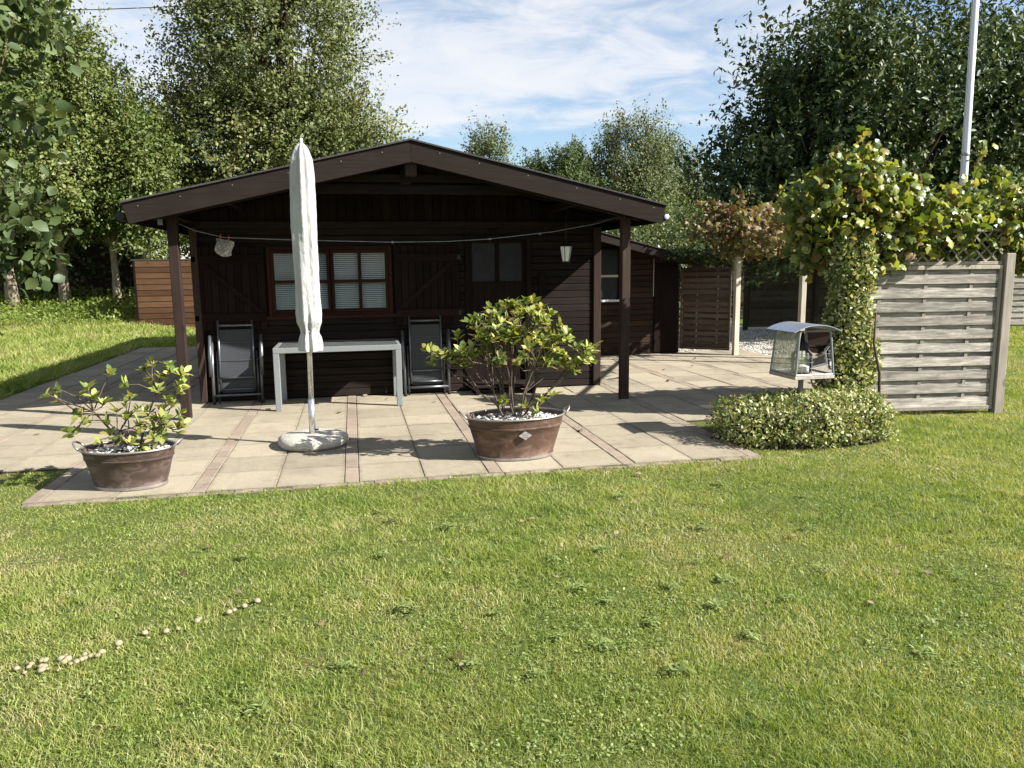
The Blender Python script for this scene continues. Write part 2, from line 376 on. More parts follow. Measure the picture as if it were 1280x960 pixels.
DIAMOND = (np.array([(0,0,0),(.45,.30,.03),(1,0,-.02),(.45,-.30,.03)], float), np.array([(0,3,2,1)]))
def _ell(w, cup=.06, droop=.12):
    v = [(0,0,0),(.33,0,-.02),(.70,0,-droop*.4),(1,0,-droop)]
    for t, k in ((.33, .82), (.70, .85)): v += [(t, w*k, cup-droop*t*t), (t, -w*k, cup-droop*t*t)]
    f = [(0,5,1,1),(0,1,4,4),(1,5,7,2),(1,2,6,4),(2,7,3,3),(2,3,6,6)]
    tri = [(0,5,1),(0,1,4),(1,5,7),(1,7,2),(1,2,6),(1,6,4),(2,7,3),(2,3,6)]
    return np.array(v, float), np.array(tri)
FOLD = (np.array([(0,0,0),(.5,.25,.10),(1,0,-.06),(.5,-.25,.10)], float), np.array([(0,3,2),(0,2,1)]))
ELL = _ell(.2); HAZEL = _ell(.40, .08, .25)
def _lobed():
    ang = [180, 135, 105, 75, 50, 25, 0, -25, -50, -75, -105, -135]; r = [.20, .44, .50, .42, .54, .46, .60, .46, .54, .42, .50, .44]
    v = [(.42, 0, .08)] + [(.42+q*math.cos(math.radians(a)), q*math.sin(math.radians(a)), -.10-.12*abs(math.sin(math.radians(a))) if q > .45 else -.02) for a, q in zip(ang, r)]
    return np.array(v, float), np.array([(0, (i+1) % 12+1, i+1) for i in range(12)])
LOBED = _lobed()
def frames(P, A, N, Ssz):
    A = nrm(A); B = nrm(np.cross(N, A)); N = np.cross(A, B); return P, A, B, N, Ssz
def leaves(tmpl, fr):
    v, f = tmpl; P, A, B, N, Z = fr; k = len(v)
    V = P[:, None] + Z[:, None, None]*(v[None, :, 0:1]*A[:, None] + v[None, :, 1:2]*B[:, None] + v[None, :, 2:3]*N[:, None])
    F = f[None] + (np.arange(len(P))*k)[:, None, None]
    return V.reshape(-1, 3), F.reshape(-1, f.shape[1])
def leaf_obj(name, tmpl, fr, mat, parent, kind=None):
    V, F = leaves(tmpl, fr); o = link(bpy.data.objects.new(name, npmesh(name, V, F, mat)), parent)
    if kind: o['kind'] = kind
    return o
def leaf_parts(tmpl, fr, mat, parent, nmax=300):
    """nearest leaves one object each (shared mesh), the rest one stuff part"""
    P, A, B, N, Z = fr; base = np.array(parent.location) if parent else 0
    d = np.linalg.norm(P+base-CAM, axis=1) - 2*Z; order = np.argsort(d)
    me = npmesh('leaf', tmpl[0], tmpl[1], mat)
    for i in order[:nmax]:
        o = bpy.data.objects.new('leaf', me); link(o, parent); z = Z[i]
        o.matrix_local = Matrix(((A[i,0]*z, B[i,0]*z, N[i,0]*z, P[i,0]), (A[i,1]*z, B[i,1]*z, N[i,1]*z, P[i,1]), (A[i,2]*z, B[i,2]*z, N[i,2]*z, P[i,2]), (0,0,0,1)))
    r = order[nmax:]
    if len(r): leaf_obj('foliage', tmpl, tuple(q[r] for q in (P, A, B, N, Z)), mat, parent, 'stuff')
def rdir(n, up=0): 
    v = rng.normal(size=(n, 3)); v = nrm(v); v[:, 2] += up; return nrm(v)

# ================================================================== THE SETTING
def sst(a, b, x): t = np.clip((x-a)/(b-a), 0, 1); return t*t*(3-2*t)
def gh(x, y): return .5*sst(17, 27, np.asarray(y, float))*sst(-3.2, -6.5, np.asarray(x, float))
xs = sorted(set([-400, -150, -70, -40] + list(np.arange(-30, 41, 2.)) + [60, 100, 200, 400] + list(np.arange(-12, -2, .5))))
ys = sorted(set([-200, -60, -25] + list(np.arange(-10, 61, 2.)) + [80, 140, 260, 500] + list(np.arange(15, 30, .5))))
gx, gy = np.meshgrid(xs, ys); V = np.stack([gx, gy, gh(gx, gy)], -1).reshape(-1, 3); nx = len(xs)
F = np.array([(j*nx+i, j*nx+i+1, (j+1)*nx+i+1, (j+1)*nx+i) for j in range(len(ys)-1) for i in range(nx-1)])
tag(link(bpy.data.objects.new('lawn', npmesh('lawn', V, F, 'ground', True))), kind='structure')

# --- patio: sand bed, slabs and brick strips
MOD, SW, BW = 1.1, .495, .11
STR0 = -.065                                   # x of one brick strip's centre
PY0, PY1, RD = 5.74, 13.24, .5
FRONT_L, LEFT, RIGHT = -2.3, -4.42, 7.05
def on_patio(x, y):
    if y < PY0 or y > PY1 or x > RIGHT or x < LEFT: return False
    if x < FRONT_L and y < 6.72: return False
    if x > 3.35 and y < 7.2: return False
    if -1.75 < x < 3.0 and y > 9.85: return False
    return True
bed = MB()
for q in ((FRONT_L, 3.3, PY0-.04, 6.72), (LEFT, 3.3, 6.72, 9.8), (3.3, RIGHT, 7.23, PY1), (LEFT, -1.8, 9.8, 17.2), (3.0, 3.3, 9.8, PY1)):
    x0, x1, y0, y1 = q; bed.add([(x0,y0,.010),(x1,y0,.010),(x1,y1,.010),(x0,y1,.010)], [(0,1,2,3)])
patio = tag(bed.build('patio', 'bed'), kind='structure')
slabm = []
for k in range(5):
    b = MB().box(-SW/2+.002, SW/2-.002, -RD/2+.003, RD/2-.003, -.035, 0, c=.003)
    slabm.append(b.mesh('paving_slab', 'slab'))
brm = MB().box(-BW/2+.003, BW/2-.003, -.104, .104, -.035, 0, c=.004).mesh('paving_brick', 'brick')
for m in range(-4, 7):
    sx = STR0 + m*MOD
    for h in (0, 1):
        x = sx + BW/2 + SW*(.5+h)
        for r in range(15):
            y = PY0 + RD*(r+.5)
            if on_patio(x, y): inst('paving_slab', slabm[(r+h+m) % 5], patio, (x, y, .018+random.uniform(-.003, .003)), (random.uniform(-.006, .006), random.uniform(-.006, .006), random.uniform(-.006, .006)))
    y = PY0+.105; 
    while y < PY1:
        if on_patio(sx, y) and (sx < 5 or y > 8) : inst('paving_brick', brm, patio, (sx, y, .018+random.uniform(-.003, .003)), (random.uniform(-.01, .01), random.uniform(-.01, .01), random.uniform(-.015, .015)))
        y += .214
# shaded path of older slabs along the cabin's left side
y = PY1+.25
for r in range(8):
    for c in range(5):
        inst('paving_slab', slabm[c], patio, (-4.15+c*.505, y+r*.505, .014), (0, 0, random.uniform(-.008, .008)))
x = FRONT_L+.1
edgem = MB().box(-.098, .098, -.03, .03, -.06, 0, c=.004).mesh('edging_brick', 'brick')
while x < 3.3:
    inst('edging_brick', edgem, patio, (x, PY0-.038, .012+random.uniform(-.004, .004)), (0, 0, random.uniform(-.02, .02))); x += .2

# --- gravel beyond the gate
g = MB().add([(5.2,13.24,.006),(7.05,13.24,.006),(7.05,11.9,.006),(10.5,11.4,.006),(12.5,18.6,.006),(5.2,18.6,.006)], [(0,1,2,3,4,5)])
tag(g.build('gravel_path', 'gravel'), kind='structure')
def ico():
    import bmesh
    b = bmesh.new(); bmesh.ops.create_icosphere(b, subdivisions=1, radius=1); v = np.array([q.co for q in b.verts]); f = np.array([[p.index for p in q.verts] for q in b.faces]); b.free(); return v, f
ICO = ico()
def pebbles(P, r, mat, name, parent=None):
    n = len(P); v, f = ICO; sc = np.stack([r*rng.uniform(.7, 1.4, n), r*rng.uniform(.7, 1.2, n), r*rng.uniform(.45, .8, n)], -1); a = rng.uniform(0, 6.28, n)
    loc = v[None]*sc[:, None]*rng.uniform(.85, 1.15, (n, len(v), 1)); c, s = np.cos(a)[:, None], np.sin(a)[:, None]
    V = np.stack([loc[..., 0]*c-loc[..., 1]*s, loc[..., 0]*s+loc[..., 1]*c, loc[..., 2]], -1) + P[:, None]
    F = f[None]+(np.arange(n)*len(v))[:, None, None]
    return link(bpy.data.objects.new(name, npmesh(name, V.reshape(-1, 3), F.reshape(-1, 3), mat, True)), parent)
n = 6000; P = np.stack([rng.uniform(5.9, 10.5, n), 12.3+rng.uniform(0, 1, n)**1.5*5, np.full(n, .012)], -1); P = P[(P[:, 1] > 13.25) | (P[:, 0] > 7.08)]
tag(pebbles(P, rng.uniform(.008, .018, len(P)), 'pebble', 'gravel_stones'), 'loose pale gravel stones spread beyond the dark slatted gate', 'gravel', kind='stuff')

# ================================================================== THE CABIN
XC, HS, ZR, SL = .66, 2.85, 2.93, .2297
YW, YF, YB = 9.75, 8.34, 17.9
XL, XR = -1.84, 3.1
def zr(x): return ZR - SL*abs(x-XC)
cab = empty('cabin', (XC, YW, 0), 'low dark brown wooden cabin with gabled porch roof facing the patio', 'cabin')
OFF = Matrix.Translation((-XC, -YW, 0))
def cb(mb, name, mat, smooth=False, parent=None): return mb.xf(OFF).build(name, mat, parent or cab, smooth)
def cbox(name, mat, *b, c=.003, parent=None): return cb(MB().box(*b, c=c), name, mat, parent=parent)
# roof and fascia
TH = .09
for s in (-1, 1):
    xe = XC + s*(HS-.02)
    poly = [(XC, ZR-.012), (xe, zr(xe)-.012), (xe, zr(xe)-.012-TH), (XC, ZR-.012-TH)]
    rf = cb(MB().prism(poly, 'y', YF+.036, YB), 'roof', 'cabin_y')
    q = [(XC, ZR+.006), (xe+s*.03, zr(xe+s*.03)+.006), (xe+s*.03, zr(xe+s*.03)-.010), (XC, ZR-.010)]
    cb(MB().prism(q, 'y', YF-.02, YB+.02), 'roofing_felt', 'felt', parent=rf).location = (0, 0, 0)
    xf = XC + s*HS; w = .212; nx_, nz_ = -s*SL*w*.95, -w*.95
    q = [(XC+s*.0015, ZR-.002-.012), (xf, zr(xf)-.014), (xf-s*.055, zr(xf)-.014-w*.93), (XC+s*.0015, ZR-.014-w*1.02)]
    cb(MB().prism(q, 'y', YF, YF+.034), 'fascia_board', 'fascia')
    # eave board along the side
    cbox('eave_board', 'cabin_y', *sorted((xe-s*.02, xe+s*.005)), YF+.04, YB, zr(xe)-.2, zr(xe)-.015)
    # inner rafter of the porch frame
    q = [(XC+s*.002, ZR-.105), (XC+s*2.62, zr(XC+s*2.62)-.105), (XC+s*2.62, zr(XC+s*2.62)-.215), (XC+s*.002, ZR-.215)]
    cb(MB().prism(q, 'y', 8.55, 8.63), 'rafter', 'cabin')
    for k, (px) in enumerate((.95, 1.9)):
        x = XC+s*px; z = zr(x)-.104
        cbox('purlin', 'cabin_y', x-.035, x+.035, YF+.05, 8.548, z-.1, z-.006)
        cbox('purlin', 'cabin_y', x-.035, x+.035, 8.632, YW, z-.1, z-.006)
cbox('ridge_beam', 'post', XC-.06, XC+.06, YF+.07, YW+.3, ZR-.36, ZR-.222, c=.006)
cbox('collar_beam', 'fascia', -.22, 1.54, 8.57, 8.61, 2.52, 2.60)
cbox('collar_beam', 'cabin', -.55, 1.87, 8.64, 8.69, 2.40, 2.50)
# screws on the fascia
for s in (-1, 1):
    for px in (.3, .72, 1.25, 1.8, 2.3, 2.7):
        x = XC+s*px; z = zr(x)-.07
        cb(MB().lathe([(.005, 0), (.005, .003), (.002, .004)], 6).xf(Matrix.Translation((x, YF, z)) @ Matrix.Rotation(math.pi/2, 4, 'X')), 'screw', 'alu')
# gutter with pale end cap on the right eave, bracket on the left
gx_, gz_ = XC+HS+.02, zr(XC+HS)-.13
cb(MB().tube([(gx_+.02, YF+.1, gz_), (gx_+.02, YB, gz_-.03)], .05, 10), 'gutter', 'black', 40)
cb(MB().lathe([(.026, 0), (.03, .01), (.03, .03), (.02, .035)], 12).xf(Matrix.Translation((gx_+.02, YF+.1, gz_)) @ Matrix.Rotation(math.pi/2, 4, 'X')), 'gutter_cap', 'whiteplastic', 40)
gl = XC-HS-.02
cb(MB().tube([(gl-.03, YF+.1, gz_), (gl-.03, YB, gz_-.03)], .045, 10), 'gutter', 'black', 40)
cbox('bracket', 'alu', -1.93, -1.885, 8.60, 8.66, 2.07, 2.13)
# porch posts, corner posts, eave beams
for (x, y, w, m) in ((-1.80, 8.66, .098, 'post'), (3.12, 8.60, .10, 'post')):
    p = cbox('porch_post', m, x-w/2, x+w/2, y-w/2, y+w/2, .03, 2.16, c=.006)
    cbox('post_shoe', 'alu', x-w*.55, x+w*.55, y-w*.55, y+w*.55, .012, .03, parent=p)
for (x, y, w) in ((-1.80, 9.70, .08), (3.15, 9.77, .1)):
    cbox('corner_post', 'post', x-w/2, x+w/2, y-w/2, y+w/2, .02, 2.10, c=.005)
for x in (-1.84, 3.11):
    cbox('eave_beam', 'cabin_y', x-.045, x+.045, YF+.06, YW+.2, 2.162, 2.27 if x < 0 else 2.25)
# wall core (with openings) and boards
WX0, WX1, WZ0, WZ1 = -1.0, .49, 1.03, 1.875
DX0, DX1, DZ0, DZ1 = 1.40, 2.26, .03, 2.0
y0, y1 = YW+.022, YW+.09
for q in ((XL, WX0, .02, 2.1), (WX0, WX1, .02, WZ0), (WX0, WX1, WZ1, 2.1), (WX1, DX0, .02, 2.1), (DX0, DX1, DZ1, 2.1), (DX1, XR, .02, 2.1)):
    cbox('wall_core', 'cabin', q[0], q[1], y0, y1, q[2], q[3], c=0)
BP = .09
def wboard(x0, x1, z, h=BP, yy=YW, mat='cabin', t=.02, name='wall_board'):
    return MB().prism([(yy+t, z+.001), (yy, z+.001), (yy, z+h*.84), (yy+t*.6, z+h-.004), (yy+t, z+h-.004)], 'x', x0, x1)
z = .03
while z < 2.05:
    segs = [(XL+.02, XR-.02)]
    for (a, b, c0, c1) in ((WX0, WX1, WZ0, WZ1), (DX0, DX1, DZ0, DZ1)):
        if z+BP > c0+.02 and z < c1-.02:
            segs = [w for (p, r) in segs for w in (((p, a), (b, r)) if p < a and r > b else ((p, r),))]
    for p, r in segs: cb(wboard(p, r, z), 'wall_board', 'cabin')
    z += BP
# gable: vertical boards
x = XL+.02
cbox('gable_rail', 'cabin', XL, XR, YW-.03, YW+.02, 2.09, 2.17)
while x < XR-.05:
    w = .105; xm = x+w/2; top = min(zr(x), zr(x+w))-.11
    cb(MB().prism([(x+.003, 2.172), (x+w-.003, 2.172), (x+w-.003, top), (x+.003, top)], 'y', YW-.005, YW+.02), 'gable_board', 'cabin_z'); x += w
cb(MB().prism([(XL, 2.1), (XR, 2.1), (XR, zr(XR)-.105), (XC, ZR-.105), (XL, zr(XL)-.105)], 'y', YW+.025, YW+.06), 'wall_core', 'cabin')
# side and back walls
for x, s in ((XL, -1), (XR, 1)):
    cbox('wall_core', 'cabin_y', *sorted((x, x-s*.07)), YW+.095, YB-.4, .02, zr(x)-.11, c=0)
    z = .03; me = None
    me = MB().prism([(-s*.0, .001), (s*.02, .001), (s*.02, .076), (s*.008, .086), (0, .086)], 'y', 0, YB-.4-YW-.1).mesh('wall_board', 'cabin_y')
    while z < 2.1: inst('wall_board', me, cab, (x+s*.001-XC, .1, z)); z += BP
cbox('wall_core', 'cabin', XL, XR, YB-.4, YB-.33, .02, 2.2, c=0)
cb(MB().prism([(XL, 2.2), (XR, 2.2), (XR, zr(XR)-.105), (XC, ZR-.105), (XL, zr(XL)-.105)], 'y', YB-.4, YB-.33), 'wall_core', 'cabin')
cbox('floor_slab', 'bed', XL+.08, XR-.08, YW+.1, YB-.42, .02, .06, c=0)
# window: frame, casements, panes, blinds
def part_e(name):
    o = bpy.data.objects.new(name, None); o.empty_display_size = .05; return link(o, cab)
win = part_e('window')
fw = .045
for b in ((WX0, WX0+fw, WZ0, WZ1), (WX1-fw, WX1, WZ0, WZ1), (WX0+fw, WX1-fw, WZ1-fw, WZ1), (WX0+fw, WX1-fw, WZ0, WZ0+fw)):
    cbox('frame', 'winframe', b[0], b[1], YW-.035, YW+.06, b[2], b[3], c=.004, parent=win)
cbox('sill', 'winframe', WX0-.03, WX1+.03, YW-.07, YW-.037, WZ0-.03, WZ0+.012, parent=win)
ix0, ix1, iz0, iz1 = WX0+fw, WX1-fw, WZ0+fw, WZ1-fw
xm = (ix0+ix1)/2
for a, b in ((ix0, xm-.004), (xm+.004, ix1)):
    cw = .038; mid = (a+b)/2; zm = (iz0+iz1)/2
    for q in ((a, a+cw, iz0, iz1), (b-cw, b, iz0, iz1), (a+cw, b-cw, iz0, iz0+cw), (a+cw, b-cw, iz1-cw, iz1), (mid-.02, mid+.02, iz0+cw, iz1-cw)):
        cbox('casement', 'winframe', q[0], q[1], YW-.012, YW+.035, q[2], q[3], c=.004, parent=win)
    for p, r in ((a+cw, mid-.02), (mid+.02, b-cw)):
        cbox('muntin', 'winframe', p, r, YW-.008, YW+.03, zm-.02, zm+.02, c=.004, parent=win)
        for e, f_ in ((iz0+cw, zm-.02), (zm+.02, iz1-cw)):
            cbox('pane', 'glass', p-.002, r+.002, YW+.008, YW+.012, e-.002, f_+.002, c=0, parent=win)
    bl = MB(); z = iz0+.045
    while z < iz1-.02:
        bl.prism([(YW+.048, z), (YW+.050, z-.0015), (YW+.070, z+.0125), (YW+.068, z+.014)], 'x', a+.03, b-.03); z += .0235
    for xx in (a+.12, b-.12): bl.box(xx-.001, xx+.001, YW+.0445, YW+.0465, iz0+.03, iz1-.01)
    bl.box(a+.03, b-.03, YW+.045, YW+.072, iz0+.015, iz0+.035); bl.box(a+.03, b-.03, YW+.045, YW+.075, iz1-.02, iz1)
    tag(cb(bl, 'blind', 'blind', parent=win), kind='stuff')
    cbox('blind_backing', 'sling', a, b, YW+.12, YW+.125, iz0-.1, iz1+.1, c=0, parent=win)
# pale window stay strips seen behind the outer panes
for xx in (ix0+.042, ix1-.052): cbox('blind_edge', 'whiteplastic', xx, xx+.01, YW+.04, YW+.05, iz0+.04, iz1-.04, c=0, parent=win)
# shutters
for (a, b, flip) in ((-1.81, -1.02, 0), (.51, 1.32, 1)):
    z0, z1 = .89, 1.88; sh = part_e('shutter'); nb = 9; w = (b-a)/nb
    for k in range(nb):
        cbox('board', 'shutter', a+k*w+.002, a+(k+1)*w-.002, YW-.062, YW-.042, z0, z1, c=.004, parent=sh)
    for zz_ in (z0+.10, z1-.20):
        cbox('ledge', 'shutter_x', a+.01, b-.01, YW-.083, YW-.063, zz_, zz_+.10, c=.004, parent=sh)
    p, r = (a+.08, b-.06) if not flip else (b-.08, a+.06)
    zt, zb = z1-.205, z0+.205; d = .045
    cb(MB().prism([(p-d, zt), (p+d, zt), (r+d, zb), (r-d, zb)], 'y', YW-.082, YW-.063), 'brace', 'shutter_x', parent=sh)
    for zz_ in (z0+.15, z1-.15):
        xx = a if not flip else b
        cbox('hinge', 'black', xx-.02, xx+.02, YW-.09, YW-.0845, zz_-.03, zz_+.03, c=0, parent=sh)
# door
dr = part_e('door')
for q in ((DX0, DX0+.06, DZ0, DZ1), (DX1-.06, DX1, DZ0, DZ1), (DX0+.06, DX1-.06, DZ1-.06, DZ1)):
    cbox('frame', 'cabin_z', q[0], q[1], YW-.03, YW+.09, q[2], q[3], parent=dr)
px = [(1.50, 1.80), (1.85, 2.15)]; pz = (1.42, 1.90)
for q in ((DX0+.06, px[0][0], DZ0, DZ1-.06), (px[0][1], px[1][0], pz[0], pz[1]), (px[1][1], DX1-.06, DZ0, DZ1-.06), (px[0][0], px[1][1], DZ0+.5, pz[0]), (px[0][0], px[1][1], pz[1], DZ1-.06)):
    cbox('leaf_panel', 'cabin_z', q[0], q[1], YW+.01, YW+.06, q[2], q[3], parent=dr)
cbox('leaf_panel', 'cabin_z', px[0][0], px[1][1], YW+.02, YW+.055, DZ0, DZ0+.498, parent=dr)
for p in px: cbox('pane', 'doorpane', p[0], p[1], YW+.03, YW+.035, pz[0], pz[1], c=0, parent=dr)
cb(MB().tube([(DX0+.11, YW+.01, 1.02), (DX0+.11, YW-.05, 1.02), (DX0+.21, YW-.05, 1.02)], .009, 8), 'handle', 'alu', True, parent=dr)
cbox('notice_board', 'shutter', 2.36, 2.45, YW-.03, YW-.002, 1.22, 1.52)
stp = empty('door_step', (1.83, 9.5, .018), 'low dark wooden step in front of the cabin door', 'step')
for k in range(3): part('tread_board', 'cabin', stp, -.42, .42, -.2+.135*k, -.07+.135*k, .10, .125)
for xx in (-.38, .34): part('bearer', 'cabin_y', stp, xx, xx+.04, -.18, .18, 0, .098)

# ------------------------------------------------------------------ annex (lean-to at the back right)
ax = empty('annex', (4.4, 13, 0), 'brown lean-to with sloping roof built against the right side of the cabin', 'shed')
AO = Matrix.Translation((-4.4, -13, 0))
def ab(mb, name, mat, smooth=False, parent=None): return mb.xf(AO).build(name, mat, parent or ax, smooth)
def abox(name, mat, *b, c=.003, parent=None): return ab(MB().box(*b, c=c), name, mat, parent=parent)
def za(x): return 2.42-.257*(x-3.13)
AX1 = 5.74
ab(MB().prism([(3.14, za(3.14)-.01), (6.0, za(6.0)-.01), (6.0, za(6.0)-.07), (3.14, za(3.14)-.07)], 'y', 12.64, 17.4), 'roof', 'cabin_y')
ab(MB().prism([(3.14, za(3.14)+.008), (6.03, za(6.03)+.008), (6.03, za(6.03)-.006), (3.14, za(3.14)-.006)], 'y', 12.58, 17.4), 'roofing_felt', 'felt')
ab(MB().prism([(3.14, za(3.14)-.012), (6.0, za(6.0)-.012), (6.0, za(6.0)-.15), (3.14, za(3.14)-.15)], 'y', 12.6, 12.636), 'fascia_board', 'fascia')
ab(MB().prism([(3.14, .02), (AX1, .02), (AX1, za(AX1)-.08), (3.14, za(3.14)-.08)], 'y', 13.03, 13.1), 'wall_core', 'annex')
abox('wall_core', 'annex', AX1-.07, AX1, 13.101, 17.3, .02, za(AX1)-.09, c=0)
aw = (3.6, 4.64, .99, 1.92)
z = .03
while z < 2.2:
    xe = min(AX1+.02, 3.13+(2.42-.16-z-.1)/.257)
    segs = [(3.15, xe)]
    if z+.1 > aw[2]+.02 and z < aw[3]-.02: segs = [(3.15, aw[0]), (aw[1], xe)]
    for p, r in segs:
        if r > p+.05: ab(wboard(p, r, z, .1, 13.005), 'wall_board', 'annex')
    z += .1
awn = bpy.data.objects.new('window', None); link(awn, ax)
for q in ((aw[0], aw[0]+.05, aw[2], aw[3]), (aw[1]-.05, aw[1], aw[2], aw[3]), (aw[0]+.05, aw[1]-.05, aw[3]-.05, aw[3])):
    abox('frame', 'cabin_z', q[0], q[1], 12.985, 13.028, q[2], q[3], parent=awn)
abox('transom', 'postpale', aw[0]+.05, aw[1]-.05, 12.99, 13.026, 1.40, 1.44, parent=awn)
abox('sill', 'whiteplastic', aw[0]-.02, aw[1]+.02, 12.95, 13.0, aw[2]-.02, aw[2]+.02, parent=awn)
for e, f_ in ((aw[2]+.02, 1.40), (1.44, aw[3]-.05)): abox('pane', 'doorpane', aw[0]+.05, aw[1]-.05, 13.01, 13.014, e, f_, c=0, parent=awn)
abox('edge_trim', 'postpale', 5.245, 5.262, 12.985, 13.003, 1.05, za(5.25)-.16)
abox('shade_board', 'shutter', 5.27, 5.72, 12.97, 13.0, .05, za(5.72)-.17)  # dark board standing in for the shade on the wall's right end

# ------------------------------------------------------------------ shed at the back left
sd = empty('garden_shed', (-4.42, 22, 0), 'warm brown timber shed with horizontal boards behind the cabin on the left', 'shed')
bm_ = MB().prism([(0, 0), (-.012, .004), (0, .146), (.02, .146), (.02, 0)], 'x', -1.15, 1.55).mesh('wall_board', 'shed')
for k in range(12): inst('wall_board', bm_, sd, (0, 0, .04+k*.152))
part('wall_core', 'shed', sd, -1.15, 1.55, .03, 2.6, .02, 1.87, c=0)
part('roof', 'felt', sd, -1.25, 1.65, .02, 2.7, 1.88, 1.91)
for xx in (-1.2, 1.55): part('corner_post', 'cabin_z', sd, xx, xx+.05, -.03, .028, 0, 1.87)

# ================================================================== FENCES
def woven(name, label, cat, p0, p1, z0, z1, nrow, mat, matz, posts, group=None, nb=3):
    """woven slat panel between p0 and p1 (x,y); posts: list of (t along, height, material, half width)"""
    d = np.array(p1)-np.array(p0); L = float(np.linalg.norm(d)); a = math.atan2(d[1], d[0])
    e = empty(name, (p0[0], p0[1], 0), label, cat, group, a)
    pitch = (z1-z0-.08)/nrow
    for s, zz_ in ((0, z0), (1, z1-.04)): part('rail', matz, e, 0, L, -.028, .028, zz_, zz_+.04)
    for x in (0, L-.035): part('side_frame', matz, e, x, x+.035, -.027, .027, z0+.041, z1-.041)
    xb = [L*(k+.75)/(nb+.4) for k in range(nb)]
    for x in xb: part('batten', matz, e, x-.02, x+.02, -.005, .005, z0+.041, z1-.041)
    for r in range(nrow):
        zb = z0+.04+r*pitch
        # front slat (proud of the battens) and back slat (behind them), each slightly bowed
        for front in (1, 0):
            h = pitch*.64 if front else pitch*.48; zz_ = zb if front else zb+pitch*.56
            n = 14; V = []; yo = -.0135 if front else .0055
            wob = random.uniform(-.004, .004)
            for i in range(n+1):
                x = .036+(L-.072)*i/n; yy = yo-(.004 if front else -.004)*abs(math.sin(math.pi*x/(L/(nb+.4))))+wob*math.sin(5*i/n)
                sag = random.uniform(-.0012, .0012)
                for (q, w) in ((0, 0), (.007, 0), (.007, h), (0, h)): V.append((x, yy+q, zz_+w+sag))
            Fq = [(i*4+j, i*4+(j+1) % 4, i*4+4+(j+1) % 4, i*4+4+j) for i in range(n) for j in range(4)] + [(3, 2, 1, 0), (n*4, n*4+1, n*4+2, n*4+3)]
            MB().add(V, Fq).build('slat', mat, e)
    for t, hgt, m, hw in posts:
        part('post', m, e, t-hw, t+hw, -hw, hw, 0, hgt, c=.006)
    return e
fp = woven('fence_panel', 'weathered grey woven slat fence panel beside the ivy column on the right', 'fence', (4.93, 7.06), (6.60, 6.86), .05, 1.56, 10, 'fencegrey', 'fencegrey_z', [(1.745, 1.68, 'fencegrey_z', .05), (-.07, 1.66, 'fencegrey_z', .045)])
# lattice on top of the panel
for k in range(-2, 15):
    for s in (-1, 1):
        x0 = k*.125; x1 = x0+s*.30
        z0, z1 = 1.60, 1.90
        pts = []
        for t in (0, 1):
            pts.append((x0+(x1-x0)*t, z0+(z1-z0)*t))
        lo, hi = 0, 1.68
        def cut(p, q):
            t0, t1 = 0., 1.; dx = q[0]-p[0]
            for lim, sg in ((lo, 1), (hi, -1)):
                a_, b_ = sg*(p[0]-lim), sg*dx
                if abs(b_) < 1e-9: continue
                t = -a_/b_
                if b_ > 0: t0 = max(t0, t)
                else: t1 = min(t1, t)
            return (t0, t1)
        t0, t1 = cut(*pts)
        if t1-t0 < .2: continue
        a_ = (x0+(x1-x0)*t0, z0+(z1-z0)*t0); b_ = (x0+(x1-x0)*t1, z0+(z1-z0)*t1); w = .014
        MB().prism([(a_[0]-w, a_[1]), (a_[0]+w, a_[1]), (b_[0]+w, b_[1]), (b_[0]-w, b_[1])], 'y', .002*s-.004, .002*s+.003 if s > 0 else -.0065).build('lattice_lath', 'fencegrey_z', fp)
part('lattice_rail', 'fencegrey_z', fp, 0, 1.67, -.02, .02, 1.565, 1.60); part('lattice_rail', 'fencegrey_z', fp, 0, 1.67, -.02, .02, 1.90, 1.93)
woven('fence_panel', 'pale grey woven fence panel farther back at the right edge', 'fence', (15.72, 16.0), (17.4, 15.8), .05, 1.7, 11, 'fencegrey', 'fencegrey_z', [(-.06, 1.8, 'fencegrey_z', .05)])
woven('slatted_gate', 'dark brown woven slat gate between the annex and a pale post', 'gate', (5.82, 13.08), (6.50, 12.50), .09, 1.55, 13, 'gatewood', 'gatewood', [], nb=2)
woven('fence_panel', 'dark green woven fence panel in shade beyond the gravel, beside the picket fence', 'fence', (9.42, 17.2), (11.0, 16.95), .08, 1.78, 11, 'fencedark', 'fencedark', [(-.07, 1.86, 'fencedark', .05)], 'dark fence panels beyond the gravel')
woven('fence_panel', 'dark green woven fence panel in shade half hidden behind the ivy column', 'fence', (11.1, 16.93), (12.75, 16.7), .08, 1.78, 11, 'fencedark', 'fencedark', [(-.05, 1.86, 'fencedark', .045)], 'dark fence panels beyond the gravel')
pf = empty('picket_fence', (8.3, 18.0, 0), 'small dark picket fence seen through the gap beside the gate post', 'fence')
for k in range(9):
    x = .14*k; MB().prism([(x, .05), (x+.08, .05), (x+.08, .92), (x+.04, 1.0), (x, .92)], 'y', 0, .02).build('picket', 'fencedark', pf)
for zz_ in (.25, .75): part('rail', 'fencedark', pf, -.02, 1.25, .021, .05, zz_, zz_+.06)
for (x, y, h, lab) in ((6.56, 12.40, 1.80, 'pale grey square post at the free end of the dark slatted gate'), (7.32, 11.6, 2.0, 'pale square pergola post rising behind the bird feeder')):
    e = empty('pergola_post', (x, y, 0), lab, 'post', 'pergola posts')
    part('shaft', 'postpale', e, -.045, .045, -.045, .045, 0, h, c=.006); part('top_plate', 'postpale', e, -.055, .055, -.055, .055, h+.001, h+.02)
